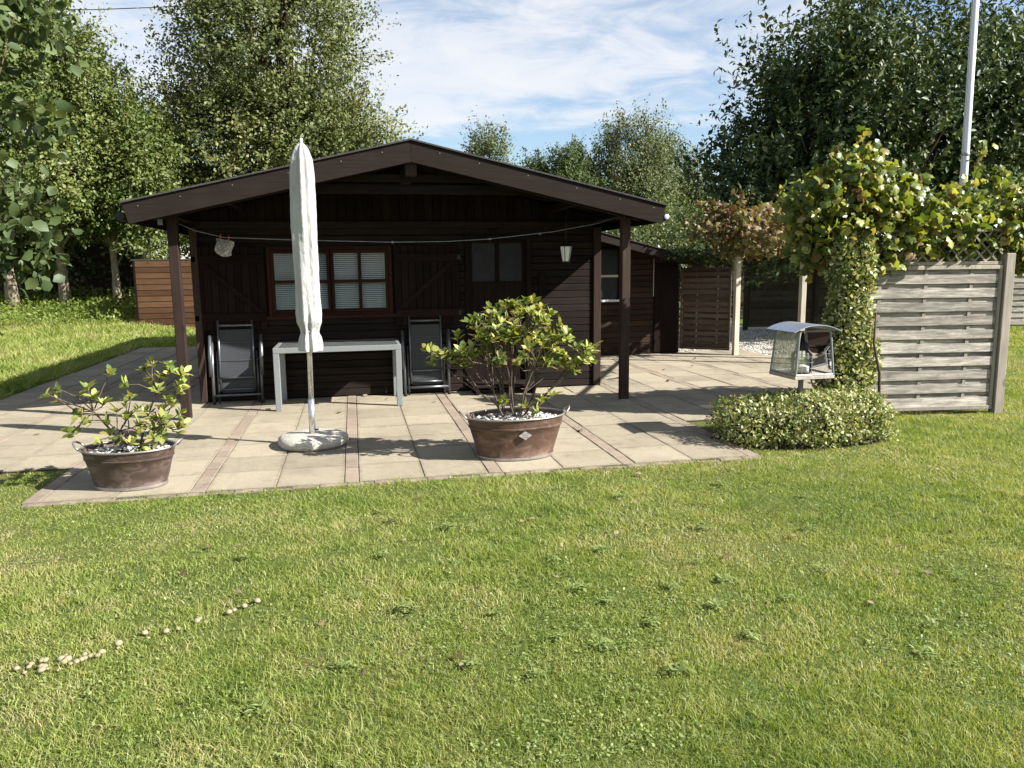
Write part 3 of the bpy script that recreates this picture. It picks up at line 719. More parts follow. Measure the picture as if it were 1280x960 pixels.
# pergola beams carrying the vines
for (p, q, z, lab) in (((6.56, 12.4), (7.32, 11.6), 1.93, 'thin pergola pole under the brown autumn vine'), ((7.32, 11.6), (5.0, 7.1), 2.05, 'thin pergola pole running from the pale post to the ivy column')):
    o = MB().tube([(0, 0, 0), (q[0]-p[0], q[1]-p[1], .02)], .03, 8).build('pergola_pole', 'twig'); o.location = (p[0], p[1], z); tag(o, lab, 'pole')

# ================================================================== OBJECTS ON THE PATIO
# --- table
tb = empty('garden_table', (-.19, 9.27, .018), 'grey metal garden table with dark top standing against the cabin wall', 'table')
tw, td, th, lg = .71, .395, .715, .065
for x in (-1, 1):
    for y in (-1, 1):
        part('leg', 'alu', tb, *sorted((x*tw, x*(tw-lg))), *sorted((y*td, y*(td-lg))), 0, th-.061, c=.004)
for y in (-1, 1): part('rail', 'alu', tb, -tw, tw, *sorted((y*td, y*(td-.045))), th-.06, th, c=.004)
for x in (-1, 1): part('rail', 'alu', tb, *sorted((x*tw, x*(tw-.045))), -td+.046, td-.046, th-.06, th, c=.004)
part('tabletop', 'tabletop', tb, -tw+.046, tw-.046, -td+.046, td-.046, th-.016, th-.004)
# --- folded chairs
def chair(loc, rz, label):
    e = empty('folding_chair', loc, label, 'chair', 'folded garden chairs', rz)
    w, h, t = .225, .98, .10       # local: x across, y toward the wall, leaning back
    def P(x, z, o=0): return (x, .02+o+t*z/h, z)
    for s in (-1, 1):
        MB().tube([P(s*(w-.03), .15), P(s*(w-.03), .99)], .014, 8).build('back_post', 'chairframe', e, True)
        MB().tube([P(s*(w+.05), .0, -.03), P(s*(w+.05), .40, -.03), P(s*(w+.05), .80, .03)], [.017, .017, .015], 8).build('leg', 'chairframe', e, True)
        MB().tube([P(s*(w+.065), .34, -.065), P(s*(w+.065), .56, -.07), P(s*(w+.065), .82, -.03)], [.02, .024, .018], 8).build('armrest', 'chairframe', e, True)
        MB().tube([P(s*(w+.0), .0, .05), P(s*(w+.0), .62, .04)], .013, 8).build('rear_leg', 'chairframe', e, True)
        MB().lathe([(.02, 0), (.022, .02), (.02, .025)], 8, c=P(s*(w+.05), 0, -.03)).build('foot_cap', 'black', e, True)
    for zz_, r, o in ((.93, .015, 0), (.31, .014, -.012), (.17, .011, 0), (.105, .016, -.03)):
        ww = w-.03 if zz_ > .12 else w+.05
        MB().tube([P(-ww, zz_, o), P(ww, zz_, o)], r, 8).build('cross_bar', 'chairframe', e, True)
    V = []; n = 12
    for i in range(n+1):
        z = .32+.56*i/n; k = .014*math.sin(math.pi*i/n)
        for x in (-(w-.045), -.1, 0, .1, w-.045): V.append(P(x, z, .002+k*(1-(x/w)**2)))
    sl_ = MB().add(V, [(i*5+j, i*5+j+1, i*5+j+6, i*5+j+5) for i in range(n) for j in range(4)]).build('sling', 'sling', e, True)
    for zz_ in (.52, .73): MB().tube([P(-(w-.05), zz_, -.004), P(w-.05, zz_, -.004)], .003, 5).build('seam', 'chairframe', sl_)
    V = []
    for i in range(7):
        z = .13+.17*i/6
        for x in (-(w-.045), 0, w-.045): V.append(P(x, z, .02))
    MB().add(V, [(i*3+j, i*3+j+1, i*3+j+4, i*3+j+3) for i in range(6) for j in range(2)]).build('seat_sling', 'sling', e)
    return e
chair((-1.39, 9.55, .018), .02, 'folded dark garden chair leaning on the wall beside the left porch post')
chair((.87, 9.55, .018), -.02, 'folded dark garden chair leaning on the wall right of the table')
# --- parasol and its base
pa = empty('parasol', (-.41, 7.08, .018), 'closed parasol in a white cloth cover on a steel pole', 'parasol')
MB().tube([(0, 0, .08), (.003, 0, .42)], .030, 14).build('sleeve', 'steel', pa, True)
MB().tube([(.003, 0, .40), (.012, 0, 1.1), (.03, 0, 2.64)], [.0225, .0225, .016], 12).build('pole', 'steel', pa, True)
MB().tube([(.03, 0, .38), (.07, 0, .38)], .008, 8).build('clamp_screw', 'black', pa, True); MB().tube([(.025, -.012, .14), (.055, -.018, .14)], .009, 8).build('clamp_screw', 'black', pa, True)
prof = []
N_, K_ = 72, 150
V = []
for i in range(K_+1):
    z = .86+(2.655-.86)*i/K_
    ks = [(.86,.088),(.90,.09),(.97,.080),(1.025,.062),(1.06,.070),(1.12,.098),(1.2,.104),(1.6,.105),(2.1,.102),(2.4,.093),(2.52,.080),(2.60,.056),(2.64,.032),(2.655,.016)]
    r = np.interp(z, [q[0] for q in ks], [q[1] for q in ks])
    fold = np.interp(z, [.86, 1.03, 1.12, 1.5, 2.2, 2.6, 2.66], [.24, .36, .17, .10, .12, .24, .35])
    lean = .012+.018*(z-.86)/1.8
    for j in range(N_):
        t = 2*math.pi*j/N_
        q = 1+fold*(.6*math.cos(7*t+1.3*math.sin(2.1*z))+.4*math.cos(11*t+2*z))+.018*math.sin(3*t+9*z)+.007*math.sin(23*z+4*t+math.sin(5*t))+.006*math.sin(41*z-5*t)+.005*math.sin(67*z+3*t+2*math.sin(3*t))+.004*math.sin(97*z-2*t)
        V.append((lean+.008*math.sin(2.2*z)+r*q*math.cos(t), r*q*math.sin(t), z))
MB().add(V, [(i*N_+j, i*N_+(j+1) % N_, (i+1)*N_+(j+1) % N_, (i+1)*N_+j) for i in range(K_) for j in range(N_)]).build('cover', 'cloth', pa, True)
MB().lathe([(.058, 1.02), (.064, 1.035), (.058, 1.05)], 24, c=(.015, 0, 0)).build('tie_cord', 'rope', pa, True)
MB().lathe([(.014, 2.63), (.016, 2.65), (.010, 2.66), (.015, 2.68), (.013, 2.695), (.004, 2.70)], 12, c=(.031, 0, 0)).build('finial', 'frost', pa, True)
bs = MB().lathe([(.285, 0), (.308, .02), (.315, .045), (.305, .075), (.27, .095), (.10, .105), (.05, .105)], 40, fn=lambda t, z: 1+.018*math.sin(3*t+1)+.012*math.sin(7*t)+.01*math.sin(17*t+z*60)).build('concrete_weight', 'concrete', None, True)
bs.location = (-.41, 7.08, .018); tag(bs, 'round washed concrete weight holding the parasol pole', 'parasol base')
# --- oval tubs
def tub(loc, rz, rx, ry, h, mat, label):
    e = empty('oval_tub', loc, label, 'planter', None, rz)
    k = ry/rx; bx = .76
    prof = [(rx*bx*.985, 0), (rx*bx*1.01, .004), (rx*bx*1.012, .022), (rx*bx, .026), (rx*(bx+.045), h*.25), (rx*(bx+.12), h*.55), (rx*(bx+.165), h*.72), (rx*(bx+.185), h*.73), (rx*(bx+.19), h*.76), (rx*(bx+.175), h*.77), (rx*(bx+.225), h*.97), (rx*(bx+.21), h*.97), (rx*(bx+.15), h*.75), (rx*(bx+.13), h*.70)]
    def dent(t, z): return 1+.006*math.sin(3*t+z*6)+.004*math.sin(8*t-z*20)
    b = MB().lathe(prof, 56, 1, k, fn=dent, capt=False).build('body', mat, e, 50)
    MB().tube([((rx*(bx+.232))*math.cos(q*math.pi/28), rx*(bx+.232)*k*math.sin(q*math.pi/28), h*.975) for q in range(57)], .0085, 8, False).build('rim', 'tubrim', e, True)
    for s in (-1, 1):
        pts = []
        for q in range(11):
            t = math.pi*q/10; pts.append((s*(rx*.985+.055*math.sin(t)), -.06*math.cos(t), h*.95+.055*math.sin(t)))
        MB().tube(pts, .008, 8).build('handle', 'tubrim', e, True)
    MB().lathe([(rx*bx*1.018, .002), (rx*bx*1.024, .012), (rx*bx*1.018, .024)], 48, 1, k, capb=False, capt=False).build('base_ring', 'tubrim', e, True)
    MB().lathe([(rx*(bx+.135), h*.80), (rx*.3, h*.83), (.01, h*.84)], 32, 1, k, capb=False).build('soil', 'soil', e, True)
    return e
t1 = tub((1.30, 6.23, .02), .03, .425, .275, .36, 'tubcopper', 'large copper brown oval tub in front of the cabin door')
# small raised diamond badge on the front
y_ = -.275*.875-.004
bd = MB().prism([(-.055, 0), (0, -.035), (.055, 0), (0, .035)], 'y', y_-.012, y_+.02).build('badge', 'tubrim', t1); bd.location = (.02, -.012, .165); bd.rotation_euler = (-.22, 0, 0)
for k in (-.015, 0, .015):
    q = MB().box(-.025, .025, y_-.014, y_-.0125, k-.002, k+.002).build('badge_mark', 'tubcopper', bd)
t2 = tub((-1.68, 6.04, .02), -.12, .335, .235, .30, 'tubdark', 'smaller dark zinc oval tub at the left front corner of the patio')
for (c, rx, ry, z, n, lab) in (((1.30, 6.23), .36, .225, .318, 420, 'white and grey pebbles covering the soil in the large copper tub'), ((-1.68, 6.04), .28, .19, .268, 300, 'white and grey pebbles covering the soil in the smaller dark tub')):
    a = rng.uniform(0, 6.28, n); r = np.sqrt(rng.uniform(0, 1, n)); P = np.stack([c[0]+rx*r*np.cos(a), c[1]+ry*r*np.sin(a), z+.02+.018*(1-r)+rng.uniform(-.004, .008, n)], -1)
    tag(pebbles(P, rng.uniform(.011, .02, n), 'pebble', 'pebbles'), lab, 'pebbles', kind='stuff')
# --- lantern under the porch roof
ln = empty('porch_lantern', (2.55, 9.1, 1.64), 'small black lantern with white glass hanging under the porch roof', 'lantern')
MB().tube([(0, 0, .26), (0, 0, .56)], .004, 6).build('hanging_rod', 'black', ln); 
MB().lathe([(.045, 0), (.05, .012), (.04, .018)], 6).build('base', 'black', ln); MB().lathe([(.085, .195), (.08, .205), (.03, .25), (.012, .27)], 6).build('cap', 'black', ln)
for k in range(6):
    a0, a1 = k*math.pi/3, (k+1)*math.pi/3
    MB().tube([(.045*math.cos(a0), .045*math.sin(a0), .015), (.075*math.cos(a0), .075*math.sin(a0), .2)], .004, 5).build('bar', 'black', ln)
    q = [(.043*math.cos(a0), .043*math.sin(a0), .02), (.043*math.cos(a1), .043*math.sin(a1), .02), (.072*math.cos(a1), .072*math.sin(a1), .195), (.072*math.cos(a0), .072*math.sin(a0), .195)]
    MB().add(q, [(0,1,2,3)]).build('pane', 'frost', ln)
# --- clothesline, pegged bag
lp = [(-1.80, 8.99, 2.10), (-1.65, 9.0, 2.03), (-1.35, 9.0, 1.955), (-.6, 9.0, 1.925), (.465, 9.0, 1.895), (1.1, 9.0, 1.90), (1.58, 9.0, 1.925), (2.35, 9.0, 2.005), (2.9, 9.0, 2.10), (3.09, 9.0, 2.16)]
cl = MB().tube(lp, .0042, 6).build('clothesline', 'rope', None, True); tag(cl, 'sagging white clothesline strung across the porch', 'clothesline')
for (x, z) in ((.47, 1.895), (1.60, 1.927), (2.2, 1.985)):
    MB().lathe([(.003, -.016), (.012, -.01), (.012, .012), (.003, .018)], 8).xf(Matrix.Translation((x, 9.0, z)) @ Matrix.Rotation(math.pi/2, 4, 'Y')).build('knot', 'rope', cl, True)
bgp = MB(); V = []; n, m = 12, 10
for side in (0, 1):
    for i in range(m+1):
        for j in range(n+1):
            u = j/n-.5; v_ = i/m; puff = .035*math.sin(math.pi*j/n)*math.sin(math.pi*min(1, v_*1.1))*(1 if side else -1)
            V.append((u*.19*(1-.12*v_)+.008*math.sin(7*v_), puff+.006*math.sin(9*u+6*v_), -.17*v_-.015*math.cos(u*5)*(v_ > .8)))
Fq = [(s*(m+1)*(n+1)+i*(n+1)+j, s*(m+1)*(n+1)+i*(n+1)+j+1, s*(m+1)*(n+1)+(i+1)*(n+1)+j+1, s*(m+1)*(n+1)+(i+1)*(n+1)+j) for s in (0, 1) for i in range(m) for j in range(n)]
be = empty('peg_bag', (-1.34, 8.99, 1.93), 'small white cloth bag pegged to the left end of the clothesline', 'bag'); be.rotation_euler = (0, .18, 0)
MB().add(V, Fq).build('bag', 'bagcloth', be, True)
for x in (-.045, .04): part('peg', 'peg', be, x-.006, x+.006, -.05, -.036, -.03, .05)
# --- bird feeder on a post in the clipped bush
fd = empty('bird_feeder', (4.03, 6.35, 0), 'bird feeder shelter with curved zinc roof and glass sides on a post', 'bird feeder', None, math.radians(1))
MB().tube([(0, 0, 0), (0, 0, .575)], .024, 12).build('post', 'postpale', fd, True)
bw, bd_, tw_, tdp = .19, .205, .155, .185   # half sizes at bottom / top
z0, z1 = .60, 1.0
part('tray', 'fencegrey_z', fd, -bw-.01, bw+.01, -bd_-.01, bd_+.01, z0-.03, z0)
for sx in (-1, 1):
    for sy in (-1, 1):
        MB().tube([(sx*bw, sy*bd_, z0), (sx*tw_, sy*tdp, z1)], .010, 6).build('corner_bar', 'alu', fd)
for sx in (-1, 1):
    for (zz_, a_, b_) in ((z0+.008, bw, bd_), (z1, tw_, tdp)): MB().tube([(sx*a_, -b_, zz_), (sx*a_, b_, zz_)], .008, 6).build('edge_bar', 'alu', fd)
for sy in (-1, 1):
    for (zz_, a_, b_) in ((z0+.008, bw, bd_), (z1, tw_, tdp)): MB().tube([(-a_, sy*b_, zz_), (a_, sy*b_, zz_)], .009, 6).build('edge_bar', 'fencegrey_z' if zz_ > .8 else 'alu', fd)
for s in (-1, 1):
    MB().add([(s*bw, -bd_+.01, z0+.01), (s*bw, bd_-.01, z0+.01), (s*tw_, tdp-.01, z1), (s*tw_, -tdp+.01, z1)], [(0,1,2,3)]).build('side_glass', 'mossglass' if s < 0 else 'glass', fd)
V = []; n = 16
for o in (0, -.006):
    for i in range(n+1):
        t = i/n*2-1; x = t*.235; z = 1.0+.06*(1-t*t)+o
        V += [(x, -.235, z), (x, .235, z)]
N2 = (n+1)*2
Fq = [(i*2, i*2+1, i*2+3, i*2+2) for i in range(n)] + [(N2+i*2, N2+i*2+2, N2+i*2+3, N2+i*2+1) for i in range(n)] + [(i*2, i*2+2, N2+i*2+2, N2+i*2) for i in range(n)] + [(i*2+1, N2+i*2+1, N2+i*2+3, i*2+3) for i in range(n)] + [(0, N2, N2+1, 1), (n*2, n*2+1, N2+n*2+1, N2+n*2)]
MB().add(V, Fq).build('roof', 'zincroof', fd, 40)
jar = empty('seed_jar', (4.03, 6.35, z0), 'clear seed jar with black cap and wire guard inside the bird feeder', 'jar'); jar.scale = (1.15, 1.15, 1.05)
MB().lathe([(.07, .0), (.075, .02), (.075, .16), (.06, .19), (.045, .2)], 20).build('glass', 'glass', jar, True)
MB().lathe([(.058, .005), (.058, .06), (.01, .075)], 16).build('seed', 'gravelstone', jar, True)
MB().lathe([(.05, .2), (.055, .215), (.05, .26), (.02, .28), (.012, .35), (.004, .36)], 16).build('cap', 'black', jar, True)
for zz_ in (.05, .10, .15): MB().tube([(.088*math.cos(q*math.pi/12), .088*math.sin(q*math.pi/12), zz_) for q in range(25)], .0025, 5, False).build('wire_ring', 'alu', jar)
for q in range(6):
    a = q*math.pi/3; MB().tube([(.088*math.cos(a), .088*math.sin(a), .0), (.088*math.cos(a), .088*math.sin(a), .17), (.04*math.cos(a), .04*math.sin(a), .215)], .0025, 5).build('wire', 'alu', jar)
# --- flagpole
fl = empty('flagpole', (8.86, 10.0, 0), 'white flagpole rising behind the grape vine in front of the dark tree', 'flagpole')
MB().tube([(0, 0, 0), (-.02, 0, 3.0), (-.06, 0, 7.5)], [.06, .052, .042], 14).build('pole', 'whiteplastic', fl, True)
MB().tube([(-.085, -.05, 1.2), (-.11, -.05, 4.2), (-.15, -.03, 7.3)], .004, 5).build('halyard', 'rope', fl)
MB().lathe([(.055, 3.12), (.06, 3.13), (.06, 3.16), (.054, 3.17)], 14, c=(-.02, 0, 0)).build('collar', 'alu', fl, True)
MB().tube([(-.02, 0, 2.55), (-.10, -.06, 2.5), (-.12, -.07, 2.42)], .012, 6).build('cleat', 'whiteplastic', fl, True)
# --- overhead wire
tag(MB().tube([(-45, 38, 12.0), (-20, 39.2, 12.75), (-11, 40, 13.34), (-6.5, 40, 13.75), (10, 40.8, 15.6), (40, 42, 20)], .022, 5).build('overhead_wire', 'black', None, True), 'single dark overhead wire crossing the sky at the upper left', 'wire')

# ================================================================== VEGETATION
def tree(name, label, base, H, lobes, ntw, lpt, ls, mat, bark='bark', tl=.8, up=.35, tr=.16, cat='tree', group=None, shell=.45, tmpl=DIAMOND, spread=.13, stem_top=.72, limbs=26, clump=11, asp=1.0, parts=0, wob=.25, loose=.5):
    e = empty(name, base, label, cat, group)
    L = np.array(lobes, float); vol = L[:, 3]*L[:, 4]*L[:, 5]; ncl = max(8, ntw//clump)
    li = rng.choice(len(L), ncl, p=vol**.8/np.sum(vol**.8)); d = rdir(ncl)
    r = (shell+(1-shell)*rng.uniform(0, 1, ncl))**.8
    C = L[li, :3] + d*r[:, None]*L[li, 3:]
    ti = rng.integers(0, ncl, ntw); cs = L[li[ti], 3:].mean(1)*spread
    T0 = C[ti] + rng.normal(size=(ntw, 3))*cs[:, None]
    out = nrm((T0-L[li[ti], :3])/L[li[ti], 3:])
    D = nrm(out*.8 + rdir(ntw)*.55 + np.array([0, 0, up])); TL = tl*rng.uniform(.5, 1.35, ntw)
    t = rng.uniform(.05, 1, (ntw, lpt)); N = ntw*lpt
    P = (T0[:, None] + D[:, None]*TL[:, None, None]*t[..., None]).reshape(-1, 3) + rng.normal(size=(N, 3))*(tl*.09*loose/.5)
    A = nrm(np.repeat(D, lpt, 0)*.5 + rdir(N)*.9 + np.array([0, 0, -.25])); Nn = nrm(rdir(N)*.8+np.array([0, 0, .6])+np.repeat(out, lpt, 0)*.8)
    fr = frames(P, A, Nn, ls*rng.uniform(.5, 1.5, N))
    if parts: leaf_parts(tmpl, fr, mat, e, parts)
    else: leaf_obj('crown', tmpl, fr, mat, e)
    top = H*stem_top; q = [(0, 0, -.1)]
    k = 6
    for i in range(1, k+1): q.append((random.uniform(-wob, wob)*i/k, random.uniform(-wob, wob)*i/k, top*i/k))
    b = MB().tube(q, [tr*(1-.8*i/k)*(1.25 if i == 0 else 1) for i in range(k+1)], 9)
    Q = np.array(q)
    for i in rng.permutation(ncl)[:limbs]:
        c = C[i]; zt = np.clip(c[2]*random.uniform(.35, .75), top*.12, top*.95); s = np.array([np.interp(zt, Q[:, 2], Q[:, 0]), np.interp(zt, Q[:, 2], Q[:, 1]), zt])
        rr = tr*.4*(1-.6*zt/max(top, .1)); m = (s+c)/2+rng.normal(size=3)*.06*np.linalg.norm(c-s)
        b.tube([s, m, c], [rr, rr*.6, rr*.2], 5, False)
    for i in rng.permutation(ntw)[:min(ntw, 160)]:
        b.tube([T0[i], T0[i]+D[i]*TL[i]], [tr*.05+.002, .002], 3, False)
    b.build('trunk', bark, e, True); return e

# grove on the left
GV = 'trees of the left grove'
tree('grove_tree', 'leaning pale trunk tree at the far left edge of the grove', (-9.9, 25.5, .45), 10.5, [(-.2, 0, 6.6, 2.0, 2.2, 4.0), (.1, -.5, 4, 1.5, 1.5, 1.6)], 1900, 26, .11, 'l_birch', 'birch', 1.0, .3, .17, group=GV)
tree('grove_tree', 'tall pale trunk tree in the middle of the left grove', (-8.5, 25.6, .42), 10.5, [(-.3, 0, 6.2, 1.35, 1.6, 4.0), (.2, -.8, 3.7, 1.5, 1.4, 1.4)], 1900, 26, .105, 'l_birch', 'birch', 1.0, .35, .15, group=GV)
tree('grove_tree', 'pale trunk tree of the left grove nearest the shed', (-7.2, 26.2, .45), 8.2, [(-.2, 0, 5.2, 1.05, 1.3, 2.7), (.5, -.5, 3.7, 1.2, 1.2, 1.3)], 1600, 25, .10, 'l_birch', 'birch', .9, .4, .12, group=GV)
tree('grove_tree', 'slender sapling with pale stem between the grove and the shed', (-6.1, 25.2, .4), 5.9, [(.1, 0, 4.0, .85, 1.0, 1.6), (.5, -.3, 2.5, .8, .8, .8)], 900, 24, .10, 'l_birch', 'birch', .8, .4, .07, group=GV)
tree('grove_tree', 'thin forked stem tree at the back of the left grove', (-7.9, 28.5, .5), 6, [(0, 0, 4.2, 1.8, 1.6, 1.6)], 600, 20, .15, 'l_alder', 'birch', 1., .3, .1, group=GV)
# large tree behind the cabin
tree('large_tree', 'very tall broad tree rising behind the left half of the cabin roof', (-2.0, 27.5, 0), 15.5, [(-.2, 0, 8.8, 2.7, 2.7, 4.2), (-.9, 0, 5.0, 3.2, 3, 2.4), (1.7, 0, 4.9, 2.2, 2.4, 2.3), (-2.2, 0, 5.6, 1.7, 1.8, 1.7), (-.4, 0, 12.3, 1.7, 1.8, 2.6)], 6600, 28, .108, 'l_alder', 'bark', 1.05, .45, .32, limbs=50)
# near big-leaved tree at the left edge
tree('hazel_tree', 'near tree with large round leaves reaching in at the left edge', (-5.3, 11.3, 0), 6.5, [(.45, 0, 3.9, 1.0, 1.0, 1.5), (.2, 0, 2.5, .85, .9, 1.0), (.2, 0, 5.2, 1.2, 1.0, 1.2)], 420, 9, .15, 'l_hazel', 'bark', .6, .1, .09, tmpl=HAZEL, parts=300, limbs=20)
# trees beyond the cabin
FT = 'trees beyond the cabin roof'
tree('distant_tree', 'narrow silvery tree top showing just right of the roof ridge', (6.85, 38, 0), 8.1, [(0, 0, 6.4, .85, .9, 1.6), (0, 0, 4, 1.2, 1.1, 1.6)], 620, 26, .11, 'l_willow', 'bark', 1.0, 1.1, .12, group=FT)
tree('distant_tree', 'dense rounded dark green tree above the right roof slope', (9.95, 37, 0), 7.3, [(0, 0, 5.0, 1.75, 1.7, 2.1), (-.9, 0, 4.6, 1.2, 1.2, 1.7), (.9, 0, 4.3, 1.2, 1.2, 1.6)], 2000, 26, .11, 'l_round', 'bark', .55, .4, .2, group=FT, shell=.6)
tree('distant_tree', 'thin pointed tree between the rounded tree and the silvery group', (11.5, 39, 0), 7.8, [(0, 0, 5.2, .75, .8, 2.5)], 380, 20, .13, 'l_willow', 'bark', .9, 1.0, .1, group=FT)
tree('distant_tree', 'tallest silvery green tree standing above the right end of the roof', (14.1, 38, 0), 9.3, [(0, 0, 5.4, 1.75, 1.8, 3.4), (-.7, 0, 4.5, 1.4, 1.4, 2.6), (1.0, 0, 4.2, 1.5, 1.4, 2.6)], 2600, 26, .11, 'l_willow', 'bark', 1.0, .95, .2, group=FT)
tree('distant_tree', 'silvery green tree on the right of the group beyond the roof', (16.7, 38.5, 0), 8.2, [(0, 0, 4.9, 1.35, 1.4, 3.0), (.5, 0, 3.0, 1.5, 1.3, 2.0)], 1500, 26, .11, 'l_willow', 'bark', 1.0, .9, .15, group=FT)
tree('distant_shrub', 'bushy yellow green shrub just above the annex roof', (13.6, 33, 0), 4.4, [(0, 0, 2.4, 2.2, 1.6, 1.9), (1.8, 0, 1.9, 1.6, 1.4, 1.6)], 1000, 22, .12, 'l_birch', 'bark', .6, .5, .1, 'shrub', FT)
tree('distant_shrub', 'bushy olive shrub behind the brown autumn vine', (12.6, 26, 0), 3.6, [(0, 0, 1.9, 1.6, 1.2, 1.6)], 600, 22, .10, 'l_round', 'bark', .5, .6, .08, 'shrub', FT)
# large dark tree on the right
tree('pear_tree', 'large dense dark leaved tree behind the fence and flagpole on the right', (10.9, 14.2, 0), 7.2, [(.3, 0, 4.2, 3.0, 2.4, 2.35), (-2.0, 0, 3.2, 1.9, 1.8, 1.7), (2.6, .2, 4.0, 2.4, 2.2, 2.4), (-1.2, 0, 4.5, 1.9, 1.8, 1.6), (-2.6, -.3, 2.4, 1.4, 1.3, 1.0)], 6400, 18, .115, 'l_dark', 'bark', .85, 1.25, .22, shell=.3, limbs=45, tmpl=FOLD, loose=.25)

def hedge(name, label, x0, x1, y0, y1, z0, z1, n, ls, mat, cat='hedge', bump=.12, tmpl=DIAMOND):
    e = empty(name, ((x0+x1)/2, (y0+y1)/2, z0), label, cat)
    hx, hy, hz = (x1-x0)/2, (y1-y0)/2, z1-z0
    u = rng.uniform(-1, 1, (n, 3)); ax_ = rng.choice(3, n, p=np.array([hy*hz, hx*hz, hx*hy])/(hy*hz+hx*hz+hx*hy)); s = np.sign(u[np.arange(n), ax_]); s[ax_ == 2] = 1
    dep = rng.uniform(0, 1, n)**2*.3; u[np.arange(n), ax_] = s*(1-dep)
    P = np.stack([u[:, 0]*hx, u[:, 1]*hy, (u[:, 2]*.5+.5)*hz], -1)
    f = 1+bump*(np.sin(P[:, 0]*3.1+P[:, 2]*2)+np.sin(P[:, 1]*3.7-P[:, 0]*1.7)+np.sin(P[:, 2]*4.3+P[:, 0]*5.1))/3
    P[:, :2] *= f[:, None]; P[:, 2] *= f; P += rng.normal(size=(n, 3))*ls*.7
    out = np.zeros((n, 3)); out[np.arange(n), ax_] = s
    fr = frames(P, nrm(rdir(n)+out*.4), nrm(out+rdir(n)*.9+[0, 0, .3]), ls*rng.uniform(.6, 1.3, n)); leaf_obj('foliage', tmpl, fr, mat, e)
    MB().box(-hx*.72, hx*.72, -hy*.72, hy*.72, 0, hz*.78).build('core', 'soil', e)
    b = MB()
    for k in range(10): b.tube([(random.uniform(-hx, hx)*.7, random.uniform(-hy, hy)*.5, 0), (random.uniform(-hx, hx)*.8, random.uniform(-hy, hy)*.7, hz*.9)], [.03, .008], 5, False)
    b.build('stems', 'twig', e); return e
hedge('tall_hedge', 'tall dark hedge closing the view behind the gravel and fences', 7.5, 26, 20.5, 22.5, 0, 2.7, 26000, .10, 'l_hedge')
hedge('tall_hedge', 'tall dark hedge in the shade behind the left grove', -26, -4.6, 29.5, 32, .4, 4.6, 24000, .17, 'l_hedge')
hedge('tall_hedge', 'low hedge line far behind the cabin and the annex', -4, 12.5, 30, 31.5, 0, 3.0, 12000, .15, 'l_hedge')

# --- clipped variegated bush and ivy column
def blob(name, label, cat, pos, lobes, n, ls, mat, tmpl=DIAMOND, shell=.72, stems=None, core=True):
    e = empty(name, pos, label, cat); L = np.array(lobes, float); a = (L[:, 3]*L[:, 4]+L[:, 4]*L[:, 5]+L[:, 3]*L[:, 5])
    li = rng.choice(len(L), n, p=a/a.sum()); d = rdir(n); r = shell+(1-shell)*rng.uniform(0, 1, n)
    lump = 1+.07*np.sin(d[:, 0]*7+li*2)+.06*np.sin(d[:, 2]*9+d[:, 1]*5+li)+rng.normal(size=n)*.03
    P = L[li, :3]+np.sign(d)*np.abs(d)**.88*(r*lump)[:, None]*L[li, 3:]; k = P[:, 2] > .01; P, d = P[k], d[k]; n = len(P)
    fr = frames(P, nrm(rdir(n)+d*.6+[0, 0, .3]), nrm(d+rdir(n)*.8+[0, 0, .4]), ls*rng.uniform(.6, 1.4, n)); leaf_obj('foliage', tmpl, fr, mat, e)
    if core:
        b = MB()
        for (cx, cy, cz, rx, ry, rz) in L:
            v, f = ICO; b.add([(cx+q[0]*rx*.7, cy+q[1]*ry*.7, max(.0, cz+q[2]*rz*.7)) for q in v], f.tolist())
        b.build('core', 'soil', e)
    b = MB()
    for k in range(stems or 14):
        l = L[random.randrange(len(L))]; dd = rdir(1)[0]; b.tube([(l[0]*.8, l[1]*.8, 0 if l[2]-l[5] < .6 else l[2]-l[5]), tuple(l[:3]+dd*l[3:]*.5), tuple(l[:3]+dd*l[3:]*.98)], [.012, .008, .003], 5, False)
    b.build('stems', 'twig', e); return e
blob('clipped_bush', 'low clipped bush with yellow edged leaves around the bird feeder post', 'bush', (3.98, 6.30, 0), [(-.40, -.02, .17, .42, .44, .25), (0, -.08, .18, .45, .50, .27), (.42, -.03, .18, .42, .48, .26), (.62, .05, .18, .24, .38, .25)], 26000, .032, 'l_varieg', DIAMOND)
# soil rim under the bush
tag(MB().lathe([(.88, 0), (.8, .03), (.3, .05)], 40, 1, .5, fn=lambda t, z: 1+.05*math.sin(5*t)+.04*math.sin(9*t)).build('planting_soil', 'soil', None, True), kind='structure').location = (4.05, 6.32, .002)
iv = blob('ivy_column', 'column of variegated climbing leaves around the left end of the grey fence', 'climber', (4.92, 6.98, 0), [(-.02, 0, .45, .27, .25, .35), (.0, 0, .85, .24, .22, .42), (.02, 0, 1.25, .22, .20, .40), (.0, 0, 1.6, .26, .22, .30), (.12, -.02, .6, .2, .2, .3)], 15000, .046, 'l_varieg', DIAMOND, .65)
part('post', 'fencegrey_z', iv, -.045, .045, -.045, .045, 0, 1.9)
MB().tube([(.26, -.22, .1), (.23, -.24, .5), (.16, -.22, .8), (.18, -.2, 1.1)], [.016, .014, .012, .008], 6).build('woody_stem', 'bark', iv, True)

